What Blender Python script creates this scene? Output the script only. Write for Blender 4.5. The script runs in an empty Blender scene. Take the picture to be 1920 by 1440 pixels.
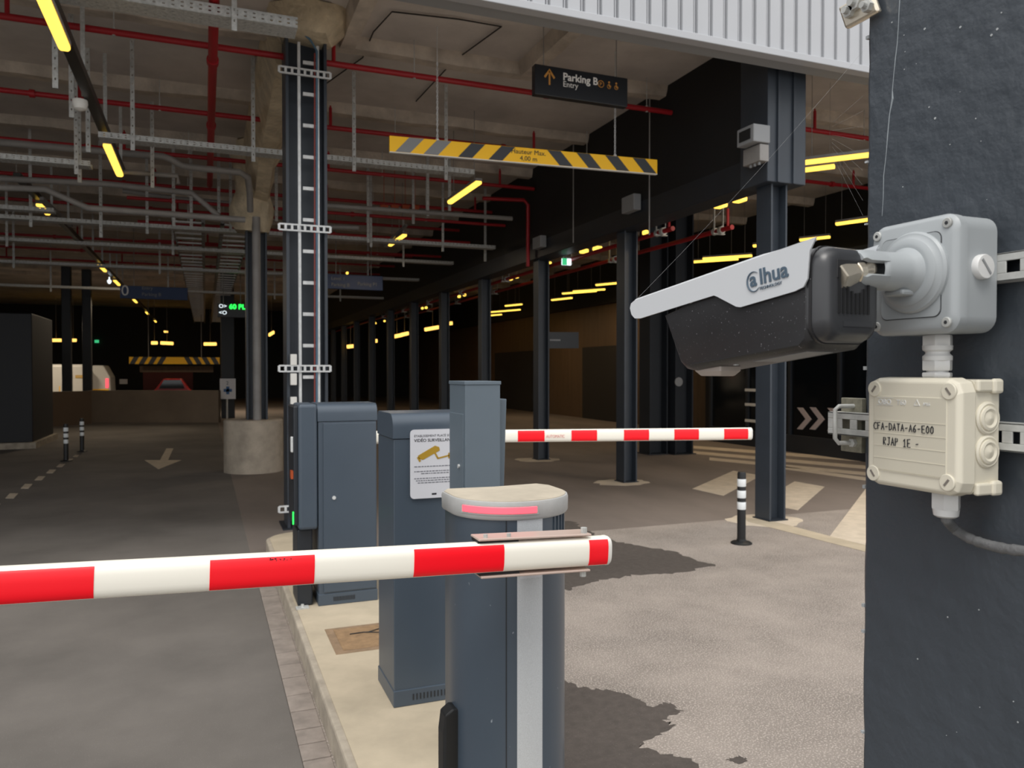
import bpy, math, random
from mathutils import Vector, Matrix
random.seed(7)
C = bpy.context.scene.collection
S = bpy.context.scene
PI = math.pi
# ------------------------------------------------------------------ camera
FPX = 1450.0
YAW = math.radians(21.63); PITCH = math.radians(0.93)
EYE = Vector((0, 0, 1.65))
cd = bpy.data.cameras.new('camera'); cam = bpy.data.objects.new('camera', cd); C.objects.link(cam)
cam.location = EYE; cam.rotation_euler = (PI/2 - PITCH, 0, -YAW)
cd.sensor_width = 36; cd.lens = FPX/1920*36; cd.clip_start = .05; cd.clip_end = 400
cd.dof.use_dof = True; cd.dof.focus_distance = 1.35; cd.dof.aperture_fstop = 11
S.camera = cam
# ------------------------------------------------------------------ sky, sun, exposure
w = bpy.data.worlds.new('sky'); S.world = w; w.use_nodes = True
nt = w.node_tree; bg = nt.nodes['Background']
tc = nt.nodes.new('ShaderNodeTexCoord'); sp = nt.nodes.new('ShaderNodeSeparateXYZ')
cr = nt.nodes.new('ShaderNodeValToRGB')
nt.links.new(tc.outputs['Generated'], sp.inputs[0]); nt.links.new(sp.outputs['Z'], cr.inputs[0]); nt.links.new(cr.outputs[0], bg.inputs[0])
cr.color_ramp.elements[0].position = 0.0; cr.color_ramp.elements[0].color = (.86, .87, .88, 1)
cr.color_ramp.elements[1].position = 0.75; cr.color_ramp.elements[1].color = (1.0, 1.0, 1.0, 1)
bg.inputs[1].default_value = 1.3
sd = bpy.data.lights.new('sun', 'SUN'); sun = bpy.data.objects.new('sun', sd); C.objects.link(sun)
sd.energy = 1.5; sd.angle = math.radians(25); sd.color = (1, .96, .9)
sun.rotation_euler = Vector((.45, .55, -1.25)).to_track_quat('-Z', 'Y').to_euler()
S.view_settings.view_transform = 'Standard'; S.view_settings.look = 'None'
S.view_settings.exposure = 0.15; S.view_settings.gamma = 1; S.view_settings.use_curve_mapping = False

# ------------------------------------------------------------------ pixel to place helpers
Rv = Vector((math.cos(YAW), -math.sin(YAW), 0))
Fv = Vector((math.sin(YAW)*math.cos(PITCH), math.cos(YAW)*math.cos(PITCH), -math.sin(PITCH)))
Uv = Rv.cross(Fv)
def ray(px, py): return Fv + Rv*((px-960)/FPX) - Uv*((py-720)/FPX)
def onZ(px, py, z): r = ray(px, py); return EYE + r*((z-EYE.z)/r.z)
def onY(px, py, y): r = ray(px, py); return EYE + r*(y/r.y)
def onX(px, py, x): r = ray(px, py); return EYE + r*(x/r.x)
def atD(px, py, d): return EYE + ray(px, py)*d
def onPlane(px, py, p0, n): r = ray(px, py); return EYE + r*((Vector(p0)-EYE).dot(Vector(n))/r.dot(Vector(n)))

# ------------------------------------------------------------------ materials
MATS = {}
def rgb(h):
    h = h.lstrip('#'); c = [int(h[i:i+2], 16)/255 for i in (0, 2, 4)]
    return tuple(((x/12.92) if x <= .04045 else ((x+.055)/1.055)**2.4) for x in c)+(1,)
def mat(name, col, rough=.5, metal=0, noise=0, nscale=8, bump=0, bscale=60, col2=None, emit=0, speck=None, coat=0, stretch=None, spec=None, alpha=None):
    if name in MATS: return MATS[name]
    m = bpy.data.materials.new(name); m.use_nodes = True; t = m.node_tree; N = t.nodes; L = t.links
    b = N['Principled BSDF']; c = rgb(col) if isinstance(col, str) else tuple(col)+(1,)
    b.inputs['Base Color'].default_value = c; b.inputs['Roughness'].default_value = rough; b.inputs['Metallic'].default_value = metal
    if spec is not None: b.inputs['Specular IOR Level'].default_value = spec
    if coat: b.inputs['Coat Weight'].default_value = coat; b.inputs['Coat Roughness'].default_value = .25
    if emit: b.inputs['Emission Color'].default_value = c; b.inputs['Emission Strength'].default_value = emit
    if alpha is not None: b.inputs['Alpha'].default_value = alpha
    if noise or bump or speck or col2:
        co = N.new('ShaderNodeTexCoord'); mp = N.new('ShaderNodeMapping'); L.new(co.outputs['Object'], mp.inputs[0])
        if stretch: mp.inputs['Scale'].default_value = stretch
    out = None
    if noise or col2:
        n = N.new('ShaderNodeTexNoise'); n.inputs['Scale'].default_value = nscale; n.inputs['Detail'].default_value = 6; n.inputs['Roughness'].default_value = .6
        L.new(mp.outputs[0], n.inputs['Vector'])
        r = N.new('ShaderNodeValToRGB'); L.new(n.outputs['Fac'], r.inputs[0])
        c2 = rgb(col2) if col2 else tuple(max(0, x*(1-noise)) for x in c[:3])+(1,)
        c1 = c if col2 else tuple(min(1, x*(1+noise*.6)) for x in c[:3])+(1,)
        r.color_ramp.elements[0].position = .32; r.color_ramp.elements[0].color = c2
        r.color_ramp.elements[1].position = .68; r.color_ramp.elements[1].color = c1
        out = r.outputs[0]; L.new(out, b.inputs['Base Color'])
    if speck:
        sc, thr, scol = speck
        v = N.new('ShaderNodeTexNoise'); v.inputs['Scale'].default_value = sc; v.inputs['Detail'].default_value = 2; L.new(mp.outputs[0], v.inputs['Vector'])
        r = N.new('ShaderNodeValToRGB'); L.new(v.outputs['Fac'], r.inputs[0])
        r.color_ramp.elements[0].position = thr; r.color_ramp.elements[0].color = (0, 0, 0, 1)
        r.color_ramp.elements[1].position = min(1, thr+.04); r.color_ramp.elements[1].color = (1, 1, 1, 1)
        mx = N.new('ShaderNodeMix'); mx.data_type = 'RGBA'; L.new(r.outputs[0], mx.inputs[0])
        if out: L.new(out, mx.inputs[6])
        else: mx.inputs[6].default_value = c
        mx.inputs[7].default_value = rgb(scol); L.new(mx.outputs[2], b.inputs['Base Color'])
    if bump:
        n2 = N.new('ShaderNodeTexNoise'); n2.inputs['Scale'].default_value = bscale; n2.inputs['Detail'].default_value = 5; L.new(mp.outputs[0], n2.inputs['Vector'])
        bp = N.new('ShaderNodeBump'); bp.inputs['Strength'].default_value = min(1, bump); bp.inputs['Distance'].default_value = .02*bump
        L.new(n2.outputs['Fac'], bp.inputs['Height']); L.new(bp.outputs[0], b.inputs['Normal'])
    MATS[name] = m; return m
M_asph = mat('dark_asphalt', '#69645f', .9, noise=.25, nscale=.9, bump=.25, bscale=180, speck=(260, .68, '#8f8a86'))
M_apron = mat('light_asphalt', '#90877f', .9, noise=.28, nscale=1.6, bump=.6, bscale=110, speck=(120, .56, '#b9aea5'))
M_floor = mat('inner_floor', '#7b716a', .8, noise=.25, nscale=.7, stretch=(1, .35, 1), bump=.1, bscale=90)
M_conc = mat('island_concrete', '#b5a892', .85, noise=.18, nscale=3, bump=.15, bscale=40)
M_kerb = mat('kerb_concrete', '#a59b8c', .9, noise=.3, nscale=6, bump=.3, bscale=50)
M_paver = mat('paver', '#8c827a', .9, noise=.25, nscale=9, bump=.3, bscale=60)
M_ceil = mat('ceiling_concrete', '#c6bfb8', .9, noise=.25, nscale=.8, bump=.4, bscale=14)
M_rib = mat('rib_concrete', '#c6bbad', .95, noise=.3, nscale=3, bump=.6, bscale=22)
M_foam = mat('fireproof_foam', '#cfc0a4', .95, noise=.25, nscale=5, bump=1, bscale=18)
M_plinth = mat('plinth_concrete', '#b3a797', .9, noise=.3, nscale=3, bump=.3, bscale=30)
M_black = mat('black_cladding', '#17181a', .7, noise=.2, nscale=2)
M_dsteel = mat('anthracite_steel', '#343b44', .45, noise=.12, nscale=3)
M_dsteel2 = mat('dark_steel', '#23282f', .5, noise=.12, nscale=3)
M_galv = mat('galvanised', '#bcbdba', .5, .15, noise=.25, nscale=30)
M_galvw = mat('galvanised_bright', '#d4d6d6', .5, .25, noise=.15, nscale=20)
M_pipe = mat('grey_pipe', '#8f8c89', .5, noise=.15, nscale=4)
M_red = mat('red_pipe', '#a0151f', .45)
M_clad = mat('white_cladding', '#adafb3', .45, noise=.05, nscale=1)
M_soff = mat('soffit_grey', '#8e9092', .6)
M_light = mat('tube_glow', (1.0, .62, .09), .5, emit=1.7)
M_lightf = mat('far_tube_glow', (1.0, .55, .12), .5, emit=1.7)
M_yel = mat('yellow_paint', '#ffc400', .5)
M_blk = mat('black_paint', '#2e3035', .5)
M_white = mat('white_plastic', '#e4e2dc', .4)
M_cab = mat('cabinet_slate', '#424d59', .42, noise=.06, nscale=3, coat=.15)
M_cab2 = mat('column_slate', '#5d6973', .45, noise=.05, nscale=3)
M_cabd = mat('cabinet_dark', '#22262c', .4)
M_house = mat('housing_slate', '#424d59', .35, coat=.3, noise=.05, nscale=4, speck=(55, .74, '#8b949c'), stretch=(1, 1, .6))
M_cap = mat('cap_grey', '#a9a9a8', .6, noise=.1, nscale=12, bump=.1, bscale=200)
M_capd = mat('dusty_top', '#b5ab9a', .85, noise=.12, nscale=10)
M_refl = mat('reflective_strip', '#c4c8cc', .5, .2, noise=.12, nscale=420, bump=.1, bscale=300)
M_arm = mat('arm_white', '#f8f4e8', .35, coat=.2)
M_rtape = mat('red_tape', '#ff001c', .4)
M_rglow = mat('red_led', (1.0, .1, .14), .4, emit=.9)
M_pinkm = mat('bracket_steel', '#cfb9ae', .4, .3)
M_pillar = mat('pillar_paint', '#42484f', .40, noise=.10, nscale=3.5, bump=.4, bscale=34, speck=(24, .78, '#9aa0a6'))
M_gbox = mat('grey_diecast', '#a3a8ab', .42, noise=.03, nscale=8, coat=.1)
M_cream = mat('cream_plastic', '#dbd5c4', .45)
M_creamd = mat('dark_cream_plastic', '#cfc9b8', .5)  # slightly darker cream of the lid's label field
M_wht = mat('gland_white', '#d9d9d8', .35)
M_shield = mat('shield_white', '#c9ccd0', .38)
M_cbody = mat('camera_black', '#2b2b2d', .42, noise=.08, nscale=20, speck=(480, .70, '#85858a'), bump=.05, bscale=300)
M_cgrey = mat('camera_rear', '#38393c', .35, coat=.2)
M_under = mat('camera_underside', '#7c756e', .5)
M_nickel = mat('nickel', '#e2d8c6', .25, .8)
M_cable = mat('cable_grey', '#6b6c6d', .6, bump=.6, bscale=30)
M_logo = mat('logo_slate', '#4c5e6e', .5)
M_ink = mat('ink', '#1c1d26', .6)
M_gold = mat('gold_print', '#a88627', .5)
M_signw = mat('sign_white', '#cfd0d6', .35)
M_signb = mat('sign_black', '#1b1e23', .4)
M_signt = mat('sign_lettering', '#e9e7e2', .5)
M_signo = mat('sign_orange', '#c48a3e', .5)
M_blue = mat('sign_blue', '#16325e', .5)
M_green = mat('green_led', (.02, 1.0, .08), .5, emit=2)
M_exit = mat('exit_green', (.05, .55, .22), .5, emit=.8)
M_ledw = mat('white_led', (.85, .95, 1), .5, emit=1.2)
M_paint = mat('road_paint', '#c9bca9', .8, noise=.15, nscale=6)
M_wet = mat('wet_asphalt', '#4f4843', .85, noise=.2, nscale=20, bump=.3, bscale=150, speck=(240, .70, '#8b827c'))
M_brown = mat('brown_panel', '#5f4b36', .6, noise=.2, nscale=2, stretch=(3, 3, .3))
M_glass = mat('dark_glass', '#101418', .08)
M_pgrey = mat('far_parapet', '#75695c', .9, noise=.15, nscale=1)
M_vanw = mat('van_white', '#c9c9c6', .4)
M_pink = mat('chevron_paint', '#c2b5b3', .6)
M_car = mat('car_red', '#6c1014', .3)
M_rubber = mat('rubber_black', '#1a1b1d', .5)
M_rwhite = mat('reflector_white', '#e8ecee', .4)
M_orange = mat('orange_box', '#a8471c', .5)
M_rust = mat('rust_plate', '#8a735b', .8, noise=.25, nscale=14, bump=.3, bscale=60)
M_web = mat('spider_silk', '#b9b9b9', .5, alpha=.55)
M_tarp = mat('dark_brown_grey', '#2a2622', .9)  # even dark grey for door leaves and ceiling cables

# ------------------------------------------------------------------ mesh builder
class MB:
    def __init__(s): s.v = []; s.f = []
    def add(s, vs, fs):
        o = len(s.v); s.v += [Vector(a) for a in vs]; s.f += [tuple(i+o for i in f) for f in fs]; return s
    def box(s, x0, x1, y0, y1, z0, z1):
        return s.add([(x0,y0,z0),(x1,y0,z0),(x1,y1,z0),(x0,y1,z0),(x0,y0,z1),(x1,y0,z1),(x1,y1,z1),(x0,y1,z1)],
                     [(0,3,2,1),(4,5,6,7),(0,1,5,4),(1,2,6,5),(2,3,7,6),(3,0,4,7)])
    def obox(s, c, a, b, d):
        c, a, b, d = map(Vector, (c, a, b, d))
        vs = [c+a*i+b*j+d*k for k in (-1, 1) for (i, j) in ((-1,-1),(1,-1),(1,1),(-1,1))]
        return s.add(vs, [(0,3,2,1),(4,5,6,7),(0,1,5,4),(1,2,6,5),(2,3,7,6),(3,0,4,7)])
    def bar(s, p0, p1, wd, ht):      # box beam from p0 to p1
        p0, p1 = Vector(p0), Vector(p1); d = (p1-p0); L = d.length; d.normalize()
        up = Vector((0,0,1)) if abs(d.z) < .9 else Vector((0,1,0))
        sd_ = d.cross(up).normalized(); up2 = sd_.cross(d)
        return s.obox((p0+p1)/2, sd_*wd/2, d*L/2, up2*ht/2)
    def cyl(s, p0, p1, r, n=14, r1=None):
        p0, p1 = Vector(p0), Vector(p1); r1 = r if r1 is None else r1
        return s.tube([p0, p1], [r, r1], n)
    def tube(s, pts, r, n=10, cap=True):
        pts = [Vector(p) for p in pts]; rs = r if isinstance(r, (list, tuple)) else [r]*len(pts)
        o = len(s.v); prev = None
        for i, p in enumerate(pts):
            t = (pts[min(i+1, len(pts)-1)]-pts[max(i-1, 0)]).normalized()
            if prev is None:
                a = Vector((0,0,1)) if abs(t.z) < .9 else Vector((1,0,0))
                u = t.cross(a).normalized()
            else: u = (prev - t*prev.dot(t)).normalized()
            prev = u; v = t.cross(u)
            for k in range(n):
                an = 2*PI*k/n; s.v.append(p+(u*math.cos(an)+v*math.sin(an))*rs[i])
        for i in range(len(pts)-1):
            for k in range(n):
                a = o+i*n+k; b = o+i*n+(k+1) % n; s.f.append((a, b, b+n, a+n))
        if cap:
            s.f.append(tuple(o+k for k in reversed(range(n)))); e = o+(len(pts)-1)*n; s.f.append(tuple(e+k for k in range(n)))
        return s
    def loft(s, rings, cap=True):
        o = len(s.v); n = len(rings[0])
        for r in rings: s.v += [Vector(p) for p in r]
        for i in range(len(rings)-1):
            for k in range(n):
                a = o+i*n+k; b = o+i*n+(k+1) % n; s.f.append((a, b, b+n, a+n))
        if cap:
            s.f.append(tuple(o+k for k in reversed(range(n)))); e = o+(len(rings)-1)*n; s.f.append(tuple(e+k for k in range(n)))
        return s
    def poly(s, pts, vec):           # extrude a 3-D polygon by a vector
        vec = Vector(vec); a = [Vector(p) for p in pts]; return s.loft([a, [p+vec for p in a]])
    def lathe(s, c, prof, n=24, axis=(0,0,1)):
        c = Vector(c); ax = Vector(axis).normalized(); a = Vector((0,0,1)) if abs(ax.z) < .9 else Vector((1,0,0))
        u = ax.cross(a).normalized(); v = ax.cross(u)
        return s.loft([[c+ax*h+(u*math.cos(2*PI*k/n)+v*math.sin(2*PI*k/n))*r for k in range(n)] for r, h in prof])
    def build(s, name, m, parent=None, smooth=False, bevel=0, seg=2):
        me = bpy.data.meshes.new(name)
        vs = s.v
        if parent is not None:
            inv = root_matrix(parent).inverted(); vs = [inv @ v for v in vs]
            me.from_pydata([tuple(v) for v in vs], [], s.f)
        else:
            me.from_pydata([tuple(v) for v in vs], [], s.f)
        me.materials.append(m); me.validate(); me.update()
        import bmesh
        b = bmesh.new(); b.from_mesh(me); bmesh.ops.recalc_face_normals(b, faces=b.faces); b.to_mesh(me); b.free()
        if smooth: me.shade_smooth(); me.set_sharp_from_angle(angle=math.radians(38))
        o = bpy.data.objects.new(name, me); C.objects.link(o)
        if parent is not None: o.parent = parent
        if bevel:
            bv = o.modifiers.new('bevel', 'BEVEL'); bv.width = bevel; bv.segments = seg; bv.limit_method = 'ANGLE'; bv.angle_limit = math.radians(40)
        return o
ROOTM = {}
def root_matrix(o):
    m = Matrix.Identity(4)
    while o is not None:
        m = Matrix.Translation(o.location) @ Matrix.Rotation(o.rotation_euler.z, 4, 'Z') @ m; o = o.parent
    return m
def tag(o, label=None, cat=None, group=None, kind=None):
    if label: o['label'] = label
    if cat: o['category'] = cat
    if group: o['group'] = group
    if kind: o['kind'] = kind
    return o
def thing(name, label, cat, loc, group=None, rz=0):
    o = bpy.data.objects.new(name, None); C.objects.link(o); o.location = Vector(loc); o.rotation_euler.z = rz
    o.empty_display_size = .1; return tag(o, label, cat, group)
def struct(o, label=None): return tag(o, label, None, None, 'structure')
def dup(root, loc=None, label=None, rz=None):
    r = root.copy(); C.objects.link(r)
    if loc is not None: r.location = Vector(loc)
    if label: r['label'] = label
    if rz is not None: r.rotation_euler.z = rz
    for ch in list(root.children):
        c = ch.copy(); C.objects.link(c); c.parent = r
        for g in list(ch.children):
            d = g.copy(); C.objects.link(d); d.parent = c
    return r
def text(name, body, m, parent, origin, xdir, up, size, thick=.0005, align='LEFT', bold=0, sx=1.0):
    cu = bpy.data.curves.new(name, 'FONT'); cu.body = body; cu.size = size; cu.extrude = thick; cu.align_x = align; cu.offset = bold; cu.resolution_u = 3
    t = bpy.data.objects.new('tmp', cu); C.objects.link(t)
    bpy.context.view_layer.update()
    me = bpy.data.meshes.new_from_object(t.evaluated_get(bpy.context.evaluated_depsgraph_get()))
    bpy.data.objects.remove(t)
    x = Vector(xdir).normalized(); u = Vector(up); u = (u-x*u.dot(x)).normalized(); n = x.cross(u)
    mt = Matrix(((x.x, u.x, n.x, origin[0]), (x.y, u.y, n.y, origin[1]), (x.z, u.z, n.z, origin[2]), (0, 0, 0, 1))) @ Matrix.Diagonal((sx, 1, 1, 1))
    if parent is not None: mt = root_matrix(parent).inverted() @ mt
    me.transform(mt); me.materials.clear(); me.materials.append(m); me.name = name
    o = bpy.data.objects.new(name, me); C.objects.link(o); o.parent = parent; return o
ORD = ['first', 'second', 'third', 'fourth', 'fifth', 'sixth', 'seventh', 'eighth', 'ninth', 'tenth', 'eleventh', 'twelfth', 'thirteenth', 'fourteenth', 'fifteenth', 'sixteenth']

# ================================================================== SETTING
ISL0, ISL1, ISLY = .50, 1.24, 7.55          # island edges and far nose
struct(MB().box(-30, .37, -12, 60, -.2, 0).build('asphalt_lane', M_asph))
struct(MB().box(.49, 30, -12, 7.1, -.2, 0).build('light_apron', M_apron))
struct(MB().box(.37, 30, 7.1, 60, -.2, 0).build('floor', M_floor))
struct(MB().box(.37, .49, -12, 7.1, -.2, -.01).build('island_footing', M_kerb))
def island(x0, x1, z0, z1, inset=0):
    pts = [(x0, -3)]; cx = (x0+x1)/2; r = (x1-x0)/2
    for k in range(0, 17):
        a = PI - PI*k/16; pts.append((cx+r*math.cos(a), ISLY-r*.75+r*.75*math.sin(a)))
    pts.append((x1, -3))
    return [Vector((a, b, z0)) for a, b in pts], (0, 0, z1-z0)
p, v = island(ISL0, ISL1, -.01, .13); struct(MB().poly(p, v).build('kerb', M_kerb, bevel=.012))
p, v = island(ISL0+.035, ISL1-.035, .12, .134); struct(MB().poly(p, v).build('island_top', M_conc))
g = MB(); yy = -1.0; random.seed(3)
while yy < 7.2:
    L = random.choice((.2, .24, .2, .15)); g.box(.372, .492, yy, yy+L-.009, -.02, .006+random.uniform(-.001, .002)); yy += L
struct(g.build('paver_gutter', M_paver, bevel=.004))

# ceiling, ribs
struct(MB().box(-14, 14, 6.5, 60, 5.4, 5.6).build('ceiling', M_ceil))
RIBS = [8.85+2.25*i for i in range(12)]
for i, y in enumerate(RIBS):
    m = MB(); n = 40
    xs = [-14+28*k/n for k in range(n+1)]
    rings = []
    for x in xs:
        j = random.uniform(-.02, .02); d = .15+random.uniform(-.02, .02)
        rings.append([(x, y-.13+j, 5.41), (x, y-.11+j, 5.41-d*.6), (x, y-.08+j, 5.41-d), (x, y+.08+j, 5.41-d), (x, y+.11+j, 5.41-d*.6), (x, y+.13+j, 5.41)])
    m.loft(rings); struct(m.build('ceiling_rib', M_rib, smooth=True))
for (px, py) in ((662, 65), (1015, 118)):
    q = onZ(px, py, 5.25)
    m = MB(); rr = []
    for k in range(9):
        y = 6.55+2.2*k/8; rr.append([(q.x-.12, y, 5.41), (q.x-.08, y, 5.24+random.uniform(-.01, .01)), (q.x+.08, y, 5.24+random.uniform(-.01, .01)), (q.x+.12, y, 5.41)])
    m.loft(rr); struct(m.build('ceiling_rib', M_rib, smooth=True))
# walls of the hall
XW = 5.66
struct(MB().box(-14.2, -14, 6.5, 60, 0, 5.6).build('wall_left', M_black))
struct(MB().box(-14, 14, 50, 50.2, 0, 5.6).build('wall_back', M_black))
struct(MB().box(XW, XW+.3, 7.22, 50, 4.02, 5.4).build('wall_downstand', M_black))
struct(MB().box(12.5, 12.7, 15.5, 50, 0, 3.9).build('wall_right', M_brown))
struct(MB().box(12.3, 12.7, 6.0, 50, 3.9, 5.4).build('wall_right_upper', M_black))
struct(MB().box(XW, XW+.34, 7.2, 50, 3.72, 4.03).build('trim_beam', M_dsteel2, bevel=.01))
struct(MB().box(11.2, 14, 15.4, 15.6, 0, 3.9).build('wall_return', M_black))
# glazing right of the colonnade
wn = struct(MB().box(11.22, 11.25, 6.0, 15.4, .35, 3.7).build('window_1', M_glass))
fr = MB(); fr.box(11.15, 11.35, 6, 15.4, 0, .35).box(11.15, 11.35, 6, 15.4, 3.7, 3.95)
for k in range(8): fr.box(11.17, 11.3, 6+k*1.34-.04, 6+k*1.34+.04, .3, 3.75)
struct(fr.build('window_1_frame', M_dsteel2, bevel=.005))
struct(MB().box(14, 14.2, 4, 50, 0, 5.6).build('wall_far_right', M_black))
# facade band of white ribbed sheet and its soffit
m = MB(); x = -14.0; pts = []
while x < 14: pts += [(x, 6.275), (x+.118, 6.275), (x+.124, 6.32), (x+.134, 6.32), (x+.138, 6.295), (x+.152, 6.295), (x+.156, 6.32), (x+.166, 6.32), (x+.17, 6.275)]; x += .172
n = len(pts); vs = [(a, b, 4.86) for a, b in pts]+[(a, b, 9.0) for a, b in pts]
m.add(vs, [(i, i+1, n+i+1, n+i) for i in range(n-1)])
m.box(-14, 14, 6.33, 6.4, 4.84, 9.0)
struct(m.build('facade_cladding', M_clad))
struct(MB().box(-14, 14, 6.24, 6.36, 4.80, 4.87).build('trim_1', M_clad, bevel=.006))
struct(MB().box(-14, 14, 6.36, 6.56, 4.82, 5.0).build('facade_soffit', M_soff))
struct(MB().box(-14, 14, 6.46, 6.56, 4.9, 5.7).build('facade_upstand', M_soff))
# ================================================================== COLUMNS
def hplan(cx, cy, w_, d_, tf, tw):
    a = w_/2; b = d_/2
    return [(cx-a, cy-b), (cx-a+tf, cy-b), (cx-a+tf, cy-tw), (cx+a-tf, cy-tw), (cx+a-tf, cy-b), (cx+a, cy-b), (cx+a, cy+b), (cx+a-tf, cy+b), (cx+a-tf, cy+tw), (cx-a+tf, cy+tw), (cx-a+tf, cy+b), (cx-a, cy+b)]
def hcol(m, cx, cy, w_, d_, z0, z1, tf=.022, tw=.008): return m.poly([(a, b, z0) for a, b in hplan(cx, cy, w_, d_, tf, tw)], (0, 0, z1-z0))
for i in range(12):
    y = 6.95+3.17*i; x = 5.86
    t = thing('steel_column', ('%s anthracite steel column from the entrance in the right colonnade' % ORD[i]) if i else 'anthracite steel column at the entrance corner under the boxed column head', 'column', (x, y, 0), 'columns of the right colonnade')
    hcol(MB(), x, y, .22, .24, .012, 3.72).build('shaft', M_dsteel, t)
    MB().box(x-.13, x+.13, y-.14, y+.14, 0, .014).build('base_plate', M_dsteel2, t)
for i, (px, py) in enumerate(((1225, 850), (1272, 850))):
    q = onZ(px, py, 0)
    t = thing('steel_column', 'dark steel column behind the colonnade, %s of that rear row from the right' % ['second', 'first', 'third', 'fourth'][i], 'column', q, 'columns of the rear row')
    hcol(MB(), q.x, q.y, .42, .4, .012, 5.4, .03, .01).build('shaft', M_dsteel2, t)
    MB().box(q.x-.26, q.x+.26, q.y-.25, q.y+.25, 0, .014).build('base_plate', M_dsteel2, t)
# boxed column head at the corner
t = thing('column_head', 'boxed anthracite column head above the corner steel column', 'column', (5.9, 6.9, 3.7))
MB().box(5.64, 6.16, 6.76, 7.22, 3.70, 5.4).build('casing', M_dsteel, t, bevel=.008)
MB().box(5.76, 5.79, 6.735, 6.765, 3.70, 5.39).build('flange_edge', M_dsteel, t)
MB().box(5.97, 6.0, 6.735, 6.765, 3.70, 5.39).build('flange_edge', M_dsteel, t)
# tray column on the left of the island end
cx, cy = 1.0, 8.55
t = thing('steel_column', 'tall anthracite steel column carrying a cable ladder behind the island', 'column', (cx, cy, 0))
hcol(MB(), cx, cy, .42, .40, .012, 5.2, .03, .01).build('shaft', M_dsteel, t)
MB().box(cx-.26, cx+.26, cy-.25, cy+.25, 0, .014).build('base_plate', M_dsteel2, t)
yf = cy-.22
tallcol = t
lt = thing('cable_ladder', 'galvanised vertical cable ladder strapped to the tall column behind the island', 'cable tray', (cx, yf, .5))
for px in (560, 595):
    a = onY(px, 80, yf); MB().box(a.x-.014, a.x+.014, yf-.02, yf+.02, .3, a.z if px == 560 else 5.05).build('side_rail', M_galvw, lt)
for k in range(15):
    a = onY(568, 117+59*k, yf-.01); b = onY(592, 117+59*k, yf-.01)
    MB().bar(a, (b.x, b.y, a.z), .02, .035).build('rung', M_galvw, lt)
for k, py in enumerate((132, 427, 693, 957)):
    a = onY(523, py-2, yf-.03); b = onY(619, py-2, yf-.03)
    br = thing('strut_bracket', '%s slotted galvanised strut from the top across the tall column' % ORD[k], 'bracket', (cx, yf, a.z), 'slotted struts across the tall column')
    m = MB(); zz = a.z
    for dz in (-.03, .03): m.box(a.x, b.x, yf-.05, yf-.03, zz+dz-.008, zz+dz+.008)
    for q in range(9):
        xx = a.x+(b.x-a.x)*q/8; m.box(xx-.012, xx+.012, yf-.051, yf-.032, zz-.03, zz+.03)
    m.build('strut', M_galvw, br)
cb = MB(); cb.tube([onY(594, 1000, yf-.03), onY(594, 500, yf-.03), onY(594, 95, yf-.03), onY(582, 75, yf-.05), onY(555, 50, yf-.1), onY(535, 20, yf-.1), onY(525, -30, yf-.1)], .012, 8)
tag(cb.build('blue_cable', mat('cable_blue', '#4c6a80', .5), smooth=True), 'blue-grey cable running up the cable ladder into the ceiling', 'cable')
cb = MB(); cb.tube([onY(590, 1000, yf-.03), onY(590, 500, yf-.03), onY(590, 100, yf-.03)], .008, 6)
tag(cb.build('red_cable', mat('cable_red', '#8a3b34', .5)), 'thin red cable clipped inside the cable ladder', 'cable')
for k, (y0, y1) in enumerate(((664, 685), (700, 722), (744, 765), (787, 810))):
    a = onY(544, y0, yf-.02); b = onY(556, y1, yf-.02)
    tag(MB().box(a.x, b.x, yf-.06, yf-.0, b.z, a.z).build('connection_box', M_white, bevel=.006), '%s small white box from the top at the left of the cable ladder' % ORD[k], 'box', 'white boxes beside the cable ladder')
# foam-covered beam and capitals along the column line
def lumpy(name, rings_spec, parent, label, m=M_foam, seed=1):
    random.seed(seed); rings = []
    for (cx_, cy_, cz, wx, wy) in rings_spec:
        rings.append([(cx_+wx*math.cos(a)*random.uniform(.9, 1.08), cy_+wy*math.sin(a)*random.uniform(.9, 1.08), cz+random.uniform(-.03, .03)) for a in [2*PI*k/14 for k in range(14)]])
    o = MB().loft(rings).build(name, m, parent, smooth=True); return tag(o, label)
lumpy('foam_capital', [(1.05, 8.4, 5.39, .44, .4), (1.05, 8.4, 5.28, .38, .36), (1.03, 8.4, 5.2, .32, .34), (1.0, 8.4, 5.12, .26, .3)], tallcol, 'beige sprayed foam around the column top', seed=4)
rb = []
random.seed(5)
for k in range(14):
    y = 8.8+4.8*k/13; zb = 4.95-.6*(k/13)**2; xw = .17; xc = .85
    rb.append([(xc-xw*1.5, y, 5.39), (xc-xw+random.uniform(-.04, .04), y, zb+.15), (xc-xw*.6, y, zb+random.uniform(-.05, .05)), (xc+xw*.6, y, zb+random.uniform(-.05, .05)), (xc+xw+random.uniform(-.04, .04), y, zb+.15), (xc+xw*1.5, y, 5.39)])
tag(MB().loft(rb).build('foam_beam', M_foam, smooth=True), 'beige foam-sprayed ceiling beam running back from the tall ladder column', 'beam')
qx, qy = .74, 13.5
t = thing('steel_column', 'grey steel column rising out of the round concrete plinth', 'column', (qx, qy, .8))
hcol(MB(), qx+.05, qy, .33, .32, .84, 4.1, .03, .01).build('shaft', M_dsteel, t)
lumpy('foam_capital', [(qx, qy, 5.38, .4, .4), (qx, qy, 4.9, .3, .3), (qx, qy, 4.6, .26, .26), (qx, qy, 4.35, .36, .3), (qx, qy, 4.1, .34, .3), (qx, qy, 3.95, .28, .27)], t, 'beige sprayed foam head', seed=6)
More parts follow.
